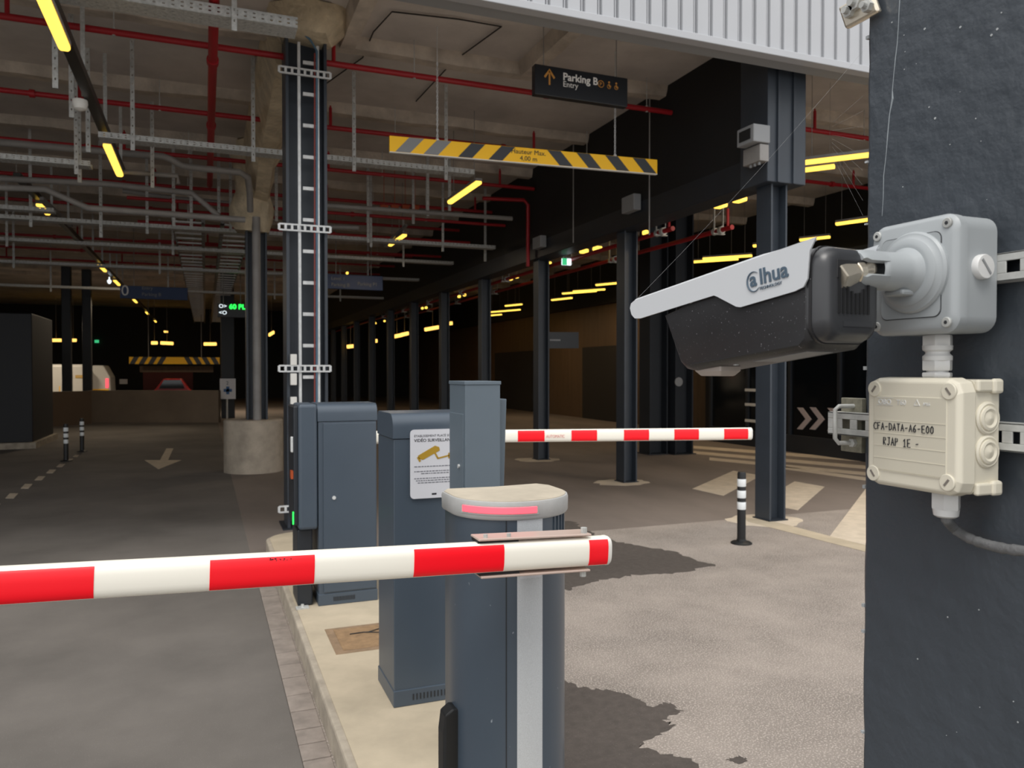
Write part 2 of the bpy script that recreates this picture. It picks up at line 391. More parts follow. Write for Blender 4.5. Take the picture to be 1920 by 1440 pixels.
t = tag(MB().cyl((qx+.04, qy-.28, .86), (qx+.04, qy-.28, 4.15), .065, 16).build('downpipe', M_pipe, smooth=True), 'grey vertical downpipe in front of the plinth column', 'pipe')
t = tag(MB().lathe((qx, qy, 0), [(.47, 0), (.47, .84), (.45, .86)], 40).build('concrete_plinth', M_plinth, smooth=True), 'round weathered concrete plinth around the foot of the column', 'plinth')
for (px, w_, d_, top, lab) in ((427, .45, 27.5, 4.4, 'dark column behind the white notice on its pole'), (126, .28, 26, 4.2, 'dark column standing before the white vans'), (164, .28, 27, 4.2, 'dark column at the left end of the low ramp wall')):
    q = EYE+ray(px, 697)*d_
    t = thing('concrete_column', lab, 'column', (q.x, q.y, 0))
    MB().box(q.x-w_/2, q.x+w_/2, q.y-w_/2, q.y+w_/2, 0, top+1).build('shaft', M_dsteel2, t, bevel=.02)
# dark block at far left
q = onZ(62, 840, 0)
t = thing('dark_kiosk', 'large black windowless block at the far left of the lane', 'kiosk', (q.x-2, q.y, 0))
MB().box(q.x-6, q.x, q.y, q.y+2.4, .12, 2.9).build('body', mat('block_black', '#15171c', .6), t, bevel=.02)
MB().box(q.x-6.1, q.x+.08, q.y-.15, q.y+2.5, 0, .13).build('plinth', M_kerb, t)
# low ramp wall at the back
a = onZ(168, 792, 0); b = onZ(412, 792, 0)
tag(MB().bar((a.x, a.y, .52), (b.x, b.y, .52), .2, 1.04).build('ramp_wall', M_pgrey), 'low concrete ramp wall across the end of the left lane', 'low wall')
a = onZ(88, 800, 0); b = onZ(168, 795, 0)
tag(MB().bar((a.x, a.y, .52), (b.x, b.y, .52), .2, 1.04).build('ramp_wall', mat('lowwall_brown', '#5a4a3c', .8)), 'low brown wall in front of the white vans', 'low wall')
# ================================================================== CEILING SERVICES
def rod(m, x, y, z0, z1=5.4, r=.006): m.cyl((x, y, z0), (x, y, z1), r, 6)
def redpipe(y, x0, x1, z, label, n=1.6, r=.033, x_off=0, stub=True):
    t = thing('sprinkler_pipe', label, 'pipe', ((x0+x1)/2, y, z), 'red sprinkler pipes across the ceiling')
    MB().cyl((x0, y, z), (x1, y, z), r, 12).build('pipe', M_red, t, smooth=True)
    xs = []; x = x0+1.2+x_off
    while x < x1-.3: xs.append(x); x += n*1.9
    for x in xs:
        if stub:
            MB().cyl((x, y, z), (x, y, z+.27), .022, 8).cyl((x, y, z+.26), (x, y, z+.30), .012, 6).build('sprinkler_head', M_red, t, smooth=True)
        m = MB(); m.cyl((x+.9, y, z-r-.004), (x+.9, y, z+r+.01), .018, 8); rod(m, x+.9, y, z+r, 5.4); m.build('hanger', M_galv, t)
        for e in (-.5,): MB().cyl((x+e-.03, y, z), (x+e+.03, y, z), r+.016, 10).build('coupling', M_red, t, smooth=True)
    return t
for i in range(9):
    y = 8.6+2.25*i
    redpipe(y, -9, XW-.03, 5.0, '%s red sprinkler pipe from the entrance, running across under the ceiling' % ORD[i], x_off=.3*i)
for i, y in enumerate((8.5, 10.8)): redpipe(y, 6.3, 12.2, 5.0, '%s red pipe crossing the right hall behind the corner column head' % ['nearer', 'farther'][i], x_off=.4)
for i, y in enumerate((14.4, 16.6, 18.9)):
    redpipe(y, -1.2, XW-.1, 4.55, 'lower red pipe crossing deep in the hall, %s from the front' % ORD[i], r=.03, stub=False)
t = thing('sprinkler_main', 'thick red main pipe running back along the lane ceiling left of the tall column', 'pipe', (.09, 12, 4.85))
MB().tube([(.09, 5.5, 4.85), (.09, 9, 4.85), (.09, 14.2, 4.82)], .045, 14).build('pipe', M_red, t, smooth=True)
for y in (6.8, 8.6, 10.85, 13.1): MB().cyl((.09, y-.05, 4.85), (.09, y+.05, 4.85), .06, 14).build('coupling', M_red, t, smooth=True)
# red elbow pipe near the black wall (dropping down)
a = onY(905, 368+4, 13.2); b = onY(990, 372+4, 13.2); c_ = onY(990, 500, 13.2)
tag(MB().tube([a, (b.x-.08, 13.2, b.z), (b.x, 13.2, b.z-.08), (b.x, 13.2, c_.z)], .035, 10).build('red_elbow_pipe', M_red, smooth=True), 'red pipe bending down the black wall left of the exit sign', 'pipe')
# perforated trays
def tray(y, x0, x1, z, label, wd=.2, ht=.06, hang=(), mm=None):
    t = thing('cable_tray', label, 'cable tray', ((x0+x1)/2, y, z), 'galvanised cable trays across the hall')
    m = MB(); g_ = .14*ht; s1 = (ht-2*g_)/3; ya_ = y-wd/2
    for q in range(3): m.box(x0, x1, ya_, ya_+.005, z+q*(s1+g_), z+q*(s1+g_)+s1)
    m.box(x0, x1, y+wd/2-.005, y+wd/2, z, z+ht)
    nb = 4; gb = .011; sb = (wd-(nb-1)*gb)/nb
    for q in range(nb): m.box(x0, x1, ya_+q*(sb+gb), ya_+q*(sb+gb)+sb, z-.003, z+.001)
    x = x0
    while x < x1: m.box(x, min(x+.05, x1), ya_-.001, ya_+.004, z+.001, z+ht-.001).box(x, min(x+.05, x1), ya_+.001, y+wd/2-.001, z-.004, z); x += .072
    m.build('tray', mm or M_galv, t)
    for hx in hang:
        h = MB(); w2 = .022; zz = z-.12
        h.box(hx-w2, hx-w2+.016, y-wd/2-.02, y-wd/2-.01, zz, 5.4).box(hx+w2-.016, hx+w2, y-wd/2-.02, y-wd/2-.01, zz, 5.4)
        while zz < 5.4: h.box(hx-w2+.001, hx+w2-.001, y-wd/2-.021, y-wd/2-.012, zz, zz+.074); zz += .095
        h.build('hanger', M_galv, t)
    return t
tray(7.25, -8, .78, 4.70, 'galvanised perforated cable tray at the top left of the photo, nearest the entrance', wd=.25, ht=.09, hang=(-1.35, .25, -3.2))
tray(9.9, -1.1, 3.35, 4.28, 'galvanised cable tray passing behind the tall column towards the height bar', hang=(-.75, .55, 1.75, 2.95))
tray(10.9, -8, -1.3, 4.18, 'galvanised cable tray on the left ending under the black light trunking', hang=(-1.45, -3.0, -5))
tray(14.6, -9, 5.4, 4.10, 'long galvanised cable tray crossing the whole hall below the others', hang=(-4.5, -2.6, -.9, 1.4, 2.9, 4.3))
tray(14.1, -9, -2.2, 4.16, 'short galvanised cable tray just in front of the long one on the left', hang=(-3.4, -5.5))
tray(17.4, -9, 5.4, 4.15, 'galvanised cable tray crossing behind the long one', hang=(-3.5, -.6, 2.4, 4.2))
tray(20.5, -9, 5.4, 4.1, 'galvanised cable tray deep in the hall before the ladder trays fade out', hang=(-4, -1, 2, 4))
tray(25.0, -9, 5.4, 4.0, 'farthest galvanised cable tray crossing the dark end of the hall', hang=(-4, -1, 2, 4))
# grey pipes
def gp(pts, r, label): return tag(MB().tube(pts, r, 12).build('grey_pipe', M_pipe, smooth=True), label, 'pipe', 'grey conduits under the ceiling')
gp([(-9, 12.35, 4.72), (-1.6, 12.35, 4.76), (-.55, 12.35, 4.77), (-.45, 12.35, 4.74), (-.3, 12.35, 4.66), (-.2, 12.35, 4.65), (.5, 12.35, 4.64), (.62, 12.45, 4.6), (.66, 12.75, 4.45), (.68, 13.0, 4.2)], .05, 'thick grey drain pipe stepping down towards the plinth column')
gp([onY(230, 322, 12), onY(333, 330, 12), onY(334, 345, 12)], .035, 'short grey pipe bending down between the hangers')
gp([onY(-40, 350, 12.6), onY(85, 355, 12.6), onY(165, 390, 12.6), onY(460, 412, 12.6)], .045, 'grey pipe with a long sloping offset above the long tray')
gp([onY(0, 335, 13), onY(200, 345, 13), onY(360, 362, 13), onY(410, 405, 13)], .045, 'grey pipe ending in a slope left of the plinth column')
gp([onY(610, 385, 13), onY(960, 410, 13)], .04, 'grey pipe crossing right of the tall column under the red pipes')
gp([onY(610, 425, 13.8), onY(672, 427, 13.8)], .04, 'short grey pipe stub right of the tall column')
gp([onY(230, 358, 15), onY(330, 372, 15), onY(420, 380, 15), onY(520, 390, 15)], .04, 'thin grey pipe behind the sloping pipe')
# free slotted hangers
def hanger(px, y0, y1, Y, label):
    a = onY(px, y0, Y); b = onY(px, y1, Y); m = MB(); z = b.z; w2 = .024
    top = 5.4
    m.box(a.x-w2, a.x-w2+.018, Y, Y+.02, z, top).box(a.x+w2-.018, a.x+w2, Y, Y+.02, z, top)
    while z < top-.04: m.box(a.x-w2+.001, a.x+w2-.001, Y-.001, Y+.018, z, z+.074); z += .095
    return tag(m.build('slotted_hanger', M_galv), label, 'hanger', 'slotted hangers below the ceiling')
for i, (px, y0, y1, Y) in enumerate(((103, 100, 165, 8.3), (134, 185, 220, 9.2), (285, 225, 352, 11.9), (148, 210, 342, 11.6), (165, 240, 285, 10.2), (188, 300, 445, 14.2), (325, 315, 425, 13.9), (358, 330, 430, 14.1), (432, 320, 430, 14.2), (410, 320, 400, 14), (690, 345, 455, 14.3), (775, 320, 420, 13.8), (802, 300, 405, 13), (843, 290, 395, 12.6), (910, 370, 490, 15), (518, 330, 415, 13.9))):
    hanger(px, y0, y1, Y, '%s slotted hanger of the loose hangers counted from the left of the photo' % ORD[sorted([103, 134, 285, 148, 165, 188, 325, 358, 432, 410, 690, 775, 802, 843, 910, 518]).index(px)])
# conduits above the first bay
def wire(pts, Y, label, r=.008, m=None):
    return tag(MB().tube([onZ(a, b, 5.37) for a, b in pts], r, 6).build('ceiling_cable', m or M_tarp), label, 'cable')
wire([(600, 165), (680, 108), (700, 60), (735, 22), (860, 36), (940, 50), (850, 115), (780, 190)], 0, 'thin dark cable clipped across the ceiling between the two concrete ribs')
wire([(478, 105), (560, 90), (640, 75), (668, 60)], 0, 'thin dark cable crossing the ceiling right of the foam lump')
a = onZ(270, -2, 4.95); b = onZ(525, 34, 4.95)
tag(MB().cyl(a, b, .012, 8).build('conduit', M_galvw), 'thin pale conduit above the nearest cable tray', 'conduit')
# ladder trays running back
for i, x0 in enumerate((-.55, .28)):
    t = thing('ladder_tray', 'ladder tray running away along the lane ceiling, %s one' % ('left' if i == 0 else 'right'), 'cable tray', (x0, 15, 4.35), 'ladder trays running away')
    a_, b_ = (.5, .56) if i == 0 else (0, .06)
    MB().box(x0+a_, x0+b_, 15, 46, 4.30, 4.44).build('side_rail', M_pipe, t)
    MB().box(x0+(0 if i == 0 else .54), x0+(.02 if i == 0 else .56), 15, 46, 4.30, 4.44).build('side_rail', M_pipe, t)
    r0 = MB().box(x0, x0+.54, 15, 15.08, 4.30, 4.33).build('rung', M_galvw, t)
    for k in range(1, 50):
        c = r0.copy(); C.objects.link(c); c.location = (0, .6*k, 0)
    for k in range(5): MB().box(x0+.26, x0+.28, 15.6+6*k, 15.62+6*k, 4.44, 5.4).build('hanger', M_galv, t)
# light trunkings and tube lights
def trunk(x, y0, y1, z, label):
    t = thing('light_trunking', label, 'trunking', (x, (y0+y1)/2, z))
    MB().box(x-.05, x+.05, y0, y1, z, z+.09).build('channel', mat('trunk_black', '#2a2723', .35), t, bevel=.005)
    y = y0+.9
    while y < min(y1, 30): MB().box(x-.02, x+.02, y, y+.01, z+.09, 5.4).build('hanger', M_galv, t); y += 1.8
    return t
trunk(-1.08, 5.8, 12.2, 4.42, 'black light trunking running back over the left lane')
trunk(-2.5, 13, 46, 4.42, 'black light trunking farther left, reaching to the dark end of the hall')
def tube_proto():
    t = thing('tube_light', '', 'light', (0, 0, 0), 'glowing tube lights')
    MB().box(-.05, .05, -.7, .7, .05, .09).build('tray', M_pipe, t, bevel=.004)
    pr = [(-.045, .05), (-.045, .02), (-.03, 0), (.03, 0), (.045, .02), (.045, .05)]
    MB().loft([[(a, y, z) for a, z in pr] for y in (-.7, .7)]).build('diffuser', M_light, t, bevel=.01)
    return t
P0 = tube_proto(); P1 = tube_proto()
for yy_ in (-.5, .5): MB().cyl((0, yy_, .09), (0, yy_, 1.3), .006, 6).build('suspension_rod', M_pipe, P1)
used = set()
def light(x, y, z, label, rz=0, L=1.4, rods=True):
    p = P1 if rods else P0
    if p.name not in used: o = p; used.add(p.name); o.location = (x, y, z); o['label'] = label; o.rotation_euler.z = rz
    else: o = dup(p, (x, y, z), label, rz)
    o.scale = (1, L/1.4, 1)
    for ch in o.children:
        if ch.name.startswith('suspension_rod'): ch.scale = (1, 1, (5.4-z)/1.3)
    return o
light(-1.08, 6.65, 4.33, 'long glowing yellow tube light at the top left corner', L=1.6, rods=False)
light(-1.08, 11.2, 4.33, 'second yellow tube light along the left trunking, behind the top left one', L=1.5, rods=False)
for k, (y, z) in enumerate(((14.95, 4.3), (22.9, 4.3), (26.5, 4.3), (33.1, 4.3), (39.7, 4.3), (46, 4.3))):
    light(-2.5, y, 4.33, 'yellow tube light on the far left trunking, %s from the front' % ORD[k], L=1.2 if k else .75, rods=False)
light(3.62, 11.1, 4.3, 'bright yellow tube light below the left half of the height bar')
light(3.66, 15.6, 4.3, 'yellow tube light deeper behind the one below the height bar', L=1.3)
tag(MB().bar(onZ(720, 462, 4.25), onZ(762, 422, 4.55), .05, .05).build('sloping_strut', M_pipe), 'pale sloping strut beside the deeper yellow tube light', 'strut')
tag(MB().bar(onZ(78, 372, 4.4), onZ(133, 423, 4.2), .06, .05).build('sloping_strut', M_pipe), 'pale sloping strut beside the small light on the far left trunking', 'strut')
# right hall lights, diagonal
DG = math.atan2(.59, .807)
def lpair(px0, py0, px1, py1, z, label):
    a = onZ(px0, py0, z); b = onZ(px1, py1, z); c = (a+b)/2; d = b-a
    return light(c.x, c.y, z-.02, label, rz=math.atan2(-d.x, d.y), L=max(.4, d.length))
RL = [(1500, 307, 1660, 288, 4.3), (1500, 321, 1565, 313, 4.3), (1568, 421, 1640, 411, 4.3), (1413, 462, 1465, 456, 4.3), (1500, 451, 1556, 445, 4.3), (1445, 452, 1466, 450, 4.3), (1297, 492, 1384, 486, 4.2), (1318, 486, 1410, 480, 4.2),
      (1118, 535, 1172, 530, 4.1), (1055, 551, 1118, 546, 4.1), (1075, 547, 1134, 543, 4.1), (1035, 563, 1072, 559, 4.0), (948, 574, 978, 571, 4.0), (915, 586, 975, 581, 4.0), (918, 592, 940, 590, 4.0)]
for k, a in enumerate(RL):
    o = lpair(*a, '%s yellow tube light of the right hall counted from the top right' % ORD[k])
    if k in (0, 3, 6, 9, 12):
        ld_ = bpy.data.lights.new('tube_and_fill_lamp', 'AREA'); ld_.shape = 'RECTANGLE'; ld_.size = .12; ld_.size_y = 1.2; ld_.energy = 26; ld_.color = (1, .74, .45)
        lo_ = bpy.data.objects.new('tube_and_fill_lamp', ld_); C.objects.link(lo_); lo_.location = (0, 0, -.02); lo_.parent = o
FL = [(734, 632, 754, 628), (752, 628, 765, 625), (797, 618, 825, 613), (838, 607, 847, 606), (652, 650, 662, 649), (698, 640, 706, 639), (90, 638, 120, 638), (133, 638, 142, 638), (285, 643, 294, 643), (302, 643, 324, 644), (383, 645, 405, 645), (505, 628, 513, 623)]
for k, (a, b, c, d) in enumerate(FL):
    p_ = atD(a, b, 34 if k < 6 else 38); q_ = atD(c, d, 35 if k < 6 else 39)
    t = thing('far_light', 'small warm light far back, %s of those %s' % (ORD[k] if k < 6 else ORD[k-6], 'in the colonnade' if k < 6 else 'ending the left lane'), 'light', (p_+q_)/2, 'small lights far back')
    MB().bar(p_, q_, .1, .16).build('diffuser', M_lightf, t, bevel=.03); MB().cyl((t.location.x, t.location.y, t.location.z+.05), (t.location.x, t.location.y, 5.4), .01, 6).build('suspension_rod', M_pipe, t)
for k, (a, b) in enumerate(((1351, 385), (1387, 374), (1095, 471), (1120, 466), (1030, 494), (958, 523), (969, 519), (861, 556), (871, 553), (792, 578), (799, 577), (704, 606), (721, 602), (651, 512), (609, 555), (1210, 436))):
    c = onX(a, b, 6.6) if k != 13 and k != 14 else onY(a, b, 24)
    s_ = 1 if k < 4 else .6
    t = thing('spot_light', '%s small warm spot light of those hung along the colonnade' % ORD[k], 'light', c, 'small spots along the colonnade')
    MB().box(c.x-.06*s_, c.x+.06*s_, c.y-.09*s_, c.y+.09*s_, c.z-.035, c.z+.035).build('diffuser', M_light, t, bevel=.02); MB().cyl((c.x, c.y, c.z+.03), (c.x, c.y, 5.4), .006, 6).build('suspension_rod', M_pipe, t)
for (x, y, z, e) in ((-6, 33.5, 3.6, 120), (1.0, 33, 3.6, 90), (-2.5, 22.9, 4.25, 45), (-2.5, 33, 4.25, 45), (3.66, 15.6, 4.22, 30)):  # fill lamps added to light the hall, without fixtures of their own
    ld_ = bpy.data.lights.new('tube_and_fill_lamp', 'AREA'); ld_.shape = 'RECTANGLE'; ld_.size = .3; ld_.size_y = 1.2; ld_.energy = e; ld_.color = (1, .82, .6)
    lo_ = bpy.data.objects.new('tube_and_fill_lamp', ld_); C.objects.link(lo_); lo_.location = (x, y, z)
# row of small lights running to the end of left lane
for k, (a, b) in enumerate(((311, 622), (316, 629), (322, 635), (326, 641))):
    c = onZ(a, b, 3.9)
    tag(MB().box(c.x-.1, c.x+.1, c.y-.3, c.y+.3, 3.86, 3.94).build('far_light', M_lightf), '%s tiny light of the four running to the end of the left lane' % ORD[k], 'light', 'tiny lights at the lane end') if c.y < 49 else None
# round white detector on the trunking
c = onZ(150, 197, 4.36)
tag(MB().lathe((c.x, c.y, 4.30), [(.02, 0), (.06, .02), (.075, .07), (.07, .11)], 20).build('smoke_detector', M_white, smooth=True), 'round white detector under the black light trunking', 'detector')
c = onZ(205, 527, 4.3)
tag(MB().lathe((c.x, c.y, 4.22), [(.02, 0), (.05, .03), (.06, .1), (.02, .12), (.015, .2)], 14).build('smoke_detector', M_ledw, smooth=True), 'small bluish white lamp next to the far left trunking lights', 'detector')
# orange junction boxes
for k, px in enumerate((720, 740, 760, 778)):
    c = onY(px, 390, 14.2); tag(MB().box(c.x-.07, c.x+.07, c.y-.05, c.y+.05, c.z-.05, c.z+.05).box(c.x-.006, c.x+.006, c.y-.006, c.y+.006, c.z+.04, 5.4).build('orange_box', M_orange, bevel=.01), '%s orange box from the left hanging right of the tall column' % ORD[k], 'box', 'orange boxes in a row')
# ================================================================== RIGHT SIDE SERVICES
def ypipe(x, z, y0, y1, label, r=.035):
    t = thing('sprinkler_pipe', label, 'pipe', (x, (y0+y1)/2, z))
    MB().cyl((x, y0, z), (x, y1, z), r, 12).build('pipe', M_red, t, smooth=True)
    y = y0+.25; 
    while y < min(y1, 30):
        MB().cyl((x, y-.03, z), (x, y+.03, z), r+.02, 12).build('coupling', M_galv, t, smooth=True); MB().cyl((x, y+.12, z), (x, y+.17, z), r+.018, 12).build('coupling', M_galv, t, smooth=True)
        m = MB(); m.box(x-.08, x-.07, y+.05, y+.08, z, z+.33); m.box(x+.07, x+.08, y+.05, y+.08, z, z+.33); m.box(x-.1, x+.1, y+.04, y+.09, z-r-.02, z-r-.005); m.build('hanger', M_galv, t)
        y += 3.1
    MB().cyl((x, y0+.1, z), (x, y0+.1, z+.28), .02, 8).build('sprinkler_head', M_red, t, smooth=True)
    return t
ypipe(6.12, 3.66, 9.3, 44, 'red sprinkler pipe running back under the black beam of the colonnade')
ypipe(6.9, 3.68, 9.0, 30, 'red sprinkler pipe running back inside the right hall behind the corner column')
for k, (x, px0, py0, px1, py1, lab) in enumerate(((XW-.12, 1392, 250, 1430, 300, 'large grey floodlight unit on the black wall at the corner column head'), (XW-.08, 1171, 372, 1194, 393, 'middle small white sensor box on top of the black beam'), (XW-.08, 1003, 447, 1018, 463, 'smallest white sensor box far along the black beam'))):
    a = onX(px0, py0, x); b = onX(px1, py1, x)
    t = thing('sensor_box', lab, 'sensor', (x, a.y, b.z))
    if k == 0:
        zc = (a.z+b.z)/2; y0 = b.y; 
        MB().box(x-.12, x+.1, y0, y0+.28, zc+.0, a.z).build('housing', M_soff, t, bevel=.01)
        MB().box(x-.13, x-.118, y0+.05, y0+.23, zc+.04, a.z-.04).build('lens', M_black, t)
        MB().box(x-.02, x+.1, y0+.02, y0+.3, b.z, zc-.01).build('bracket', M_pipe, t, bevel=.006)
        for q in range(3): MB().cyl((x+.02, y0+.08+.07*q, b.z), (x+.02, y0+.08+.07*q, b.z-.03), .015, 8).build('cable_gland', M_soff, t)
    else:
        MB().box(x-.05, x+.07, b.y, a.y, b.z, a.z).build('housing', M_soff, t, bevel=.01)
c = onX(1062, 491, 6.0)
t = thing('exit_sign', 'green and white illuminated exit sign hanging below the black beam', 'sign', c)
MB().box(c.x-.09, c.x+.09, c.y-.02, c.y+.02, c.z-.06, c.z+.06).build('panel', M_ledw, t, bevel=.008)
MB().box(c.x-.09, c.x+.0, c.y-.024, c.y-.018, c.z-.06, c.z+.06).build('green_field', M_exit, t)
MB().cyl((c.x, c.y, c.z+.05), (c.x, c.y, 3.72), .006, 6).build('suspension_rod', M_pipe, t)
tag(MB().box(*( (lambda q: (q.x-.1, q.x+.1, 49.8, 50.0, q.z-.08, q.z+.08))(onY(181, 640, 49.8)))).build('exit_lamp', M_exit), 'tiny green exit lamp on the far back wall', 'sign')
# rods on chains down the black wall
for k, (px, y0, y1) in enumerate(((1218, 212, 440), (1075, 330, 455), (1153, 10, 110))):
    if k == 2: continue
    a = onX(px, y0, 5.5); b = onX(px, y1, 5.5)
    tag(MB().cyl((5.5, a.y, b.z), (5.5, a.y, 5.4), .009, 6).build('hanging_rod', M_pipe), ('thin grey rod' if k == 0 else 'thinner far rod')+' hanging in front of the black wall', 'rod')
# door and panel seams on brown wall, hanging black sign
for k, (a, b) in enumerate(((930, 1000), (1095, 1165))):
    p_ = onX(a, 650, 12.5); q_ = onX(b, 650, 12.5)
    t = thing('door_%d' % (k+1), None, None, (12.45, p_.y, 0)); t['kind'] = 'structure'
    MB().box(12.43, 12.5, min(p_.y, q_.y), max(p_.y, q_.y), 0, 2.5).build('door_leaf', M_tarp, t, bevel=.01)
c0 = onX(1029, 625, 6.0); c1 = onX(1084, 652, 6.0)
t = thing('hanging_sign', 'small black sign board hanging between the colonnade columns', 'sign', (6.0, c1.y, c1.z))
MB().bar(onY(1029, 638, c0.y), onY(1084, 638, c0.y), .05, abs(c0.z-c1.z)).build('board', M_signb, t)
q_ = onY(1031, 639, c0.y-.04); MB().box(q_.x, q_.x+.22, q_.y, q_.y+.01, q_.z, q_.z+.03).build('faded_lettering', M_soff, t)
# chevrons on the glazing and white strips behind it
for k, (px, py) in enumerate(((1504, 785), (1528, 785), (1562, 787), (1590, 788))):
    q = onX(px, py, 11.2); s_ = .22
    pts = [(11.203, q.y+.5*s_*1.4, q.z+s_), (11.203, q.y+.0, q.z+s_), (11.203, q.y-.7*s_*1.6, q.z), (11.203, q.y, q.z-s_), (11.203, q.y+.7*s_, q.z-s_), (11.203, q.y-.4*s_, q.z)]
    tag(MB().poly(pts, (.015, 0, 0)).build('chevron_mark', M_pink), '%s pale chevron from the left on the dark glazing beside the pillar' % ORD[k], 'marking', 'chevrons on the glazing')
for k, (px, py) in enumerate(((1425, 731), (1425, 788), (1425, 758))):
    a = onX(1402, py, 11.2); b = onX(1455, py, 11.2); m = MB(); n = 16
    for i in range(n):
        y = a.y+(b.y-a.y)*i/n; m.box(11.12, 11.15, y-.05, y, a.z-.03, a.z+.03)
    tag(m.build('dotted_strip', M_signt, None), '%s dotted white glass strip from the top behind the corner column' % ORD[(0, 2, 1)[k]], 'marking', 'dotted strips on the glazing')
c = onZ(1272, 850, 0); c2 = onY(1273, 716, c.y-.24)
tag(MB().cyl((c2.x, c2.y, c2.z), (c2.x, c2.y+.02, c2.z), .09, 20).build('round_plate', M_soff, smooth=True), 'small round grey plate on the rear column under the camera', 'plate')
# ================================================================== SIGNS
# height bar
A = onZ(730, 285, 4.0); B = onZ(1231, 327, 4.0); d = (B-A).normalized(); nrm = Vector((d.y, -d.x, 0)); hb = .17; Lb = (B-A).length
t = thing('height_bar', 'yellow and grey striped height limit bar hanging on chains in the entrance', 'sign', (A+B)/2)
MB().obox((A+B)/2+Vector((0, 0, hb/2)), d*Lb/2, Vector((-d.y, d.x, 0))*.02, Vector((0, 0, hb/2))).build('board', M_yel, t, bevel=.003)
def onbar(s_, z_, off=.0215): return A + d*s_ + Vector((0, 0, z_)) + nrm*off
def pxs(px): q = onPlane(px, 300, A, nrm); return (q-A).dot(d)
lf = [(745, 762, 778, 790), (797, 812, 828, 842), (862, 876, 892, 905), (918, 934, 947, 962)]
for k, (tl0, a1, b1, _) in enumerate([(x[0], x[1], x[3], 0) for x in lf]):
    ctr = (pxs(tl0)+pxs(b1))/2; wd = .16; sl = .075
    MB().poly([onbar(ctr-wd/2-sl/1, .004), onbar(ctr+wd/2-sl, .004), onbar(ctr+wd/2+sl, hb-.004), onbar(ctr-wd/2+sl, hb-.004)], nrm*.002).build('stripe', M_blk if k > 1 else mat('grey_stripe', '#7e7f80', .45), t)
for px in (1049, 1103, 1156, 1207):
    ctr = pxs(px); wd = .16; sl = -.075
    MB().poly([onbar(ctr-wd/2-sl, .004), onbar(ctr+wd/2-sl, .004), onbar(ctr+wd/2+sl, hb-.004), onbar(ctr-wd/2+sl, hb-.004)], nrm*.002).build('stripe', M_blk, t)
sc = pxs(990)
text('lettering', 'Hauteur Max.', M_ink, t, onbar(sc, .098, .0225), d, (0, 0, 1), .075, .001, 'CENTER')
text('lettering', '4,00 m', M_ink, t, onbar(sc, .025, .0225), d, (0, 0, 1), .075, .001, 'CENTER')
MB().obox((A+B)/2+Vector((0, 0, -.003)), d*Lb/2, nrm*.023, Vector((0, 0, .004))).build('edge_trim', M_white, t)
for px in (820, 1153):
    s_ = pxs(px); base = onbar(s_, hb, 0); m = MB(); z = base.z; k = 0
    while z < base.z+.82:
        c = Vector((base.x, base.y, z+.018)); u = Vector((1, 0, 0)) if k % 2 else Vector((0, 1, 0)); 
        m.tube([c+u*.009*math.cos(a)+Vector((0, 0, .02*math.sin(a))) for a in [2*PI*i/8 for i in range(9)]], .0035, 5, cap=False); z += .03; k += 1
    m.cyl((base.x, base.y, z-.02), (base.x, base.y, 5.4), .005, 6)
    m.build('chain', M_galvw, t)
    MB().lathe((base.x, base.y, base.z-.01), [(.018, 0), (.022, .015), (.012, .035)], 12).build('shackle', M_galvw, t, smooth=True)
# Parking B sign
YS = 7.6; a = onY(1003, 119, YS); b = onY(1003, 180, YS); c = onY(1177, 197, YS)
z1, z0 = a.z, (b.z+c.z)/2
t = thing('parking_sign', 'black hanging sign reading Parking B Entry with an orange arrow', 'sign', ((a.x+c.x)/2, YS, z0))
MB().box(a.x, c.x, YS, YS+.09, z0, z1).build('panel', M_signb, t, bevel=.008)
for xx in (a.x+.12, c.x-.12): MB().cyl((xx, YS+.045, z1), (xx, YS+.045, 5.4), .006, 6).build('suspension_wire', M_pipe, t)
W = c.x-a.x; H = z1-z0; fy = YS-.002
text('lettering', 'Parking B', M_signt, t, (a.x+.29*W, fy, z0+.60*H), (1, 0, 0), (0, 0, 1), .112, .001, bold=.0025)
text('lettering', 'Entry', M_signt, t, (a.x+.29*W, fy, z0+.38*H), (1, 0, 0), (0, 0, 1), .085, .001)
ax_, az = a.x+.15*W, z0+.63*H
MB().box(ax_-.009, ax_+.009, fy-.002, fy+.002, az-.085, az+.06).poly([(ax_-.065, fy-.002, az-.0), (ax_-.05, fy-.002, az-.018), (ax_, fy-.002, az+.05), (ax_+.05, fy-.002, az-.018), (ax_+.065, fy-.002, az), (ax_, fy-.002, az+.088)], (0, .003, 0)).build('arrow', M_signo, t)
ox, oz = a.x+.70*W, z0+.66*H
m = MB(); m.tube([(ox+.036*math.cos(q), fy, oz+.036*math.sin(q)) for q in [2*PI*i/16 for i in range(17)]], .004, 5, cap=False); m.build('pictogram', M_signo, t)
text('pictogram_letter', 'P', M_signo, t, (ox-.016, fy, oz-.02), (1, 0, 0), (0, 0, 1), .055, .001)
for k, ox2 in enumerate((a.x+.79*W, a.x+.87*W)):
    m = MB(); m.cyl((ox2, fy-.002, oz+.03), (ox2, fy+.002, oz+.03), .012, 10); m.bar((ox2-.005, fy, oz+.01), (ox2+.012, fy, oz-.02), .003, .018)
    m.tube([(ox2+.022*math.cos(q), fy, oz-.015+.022*math.sin(q)) for q in [PI*.7+1.5*PI*i/10 for i in range(11)]], .0035, 5); m.build('pictogram', M_signo, t)
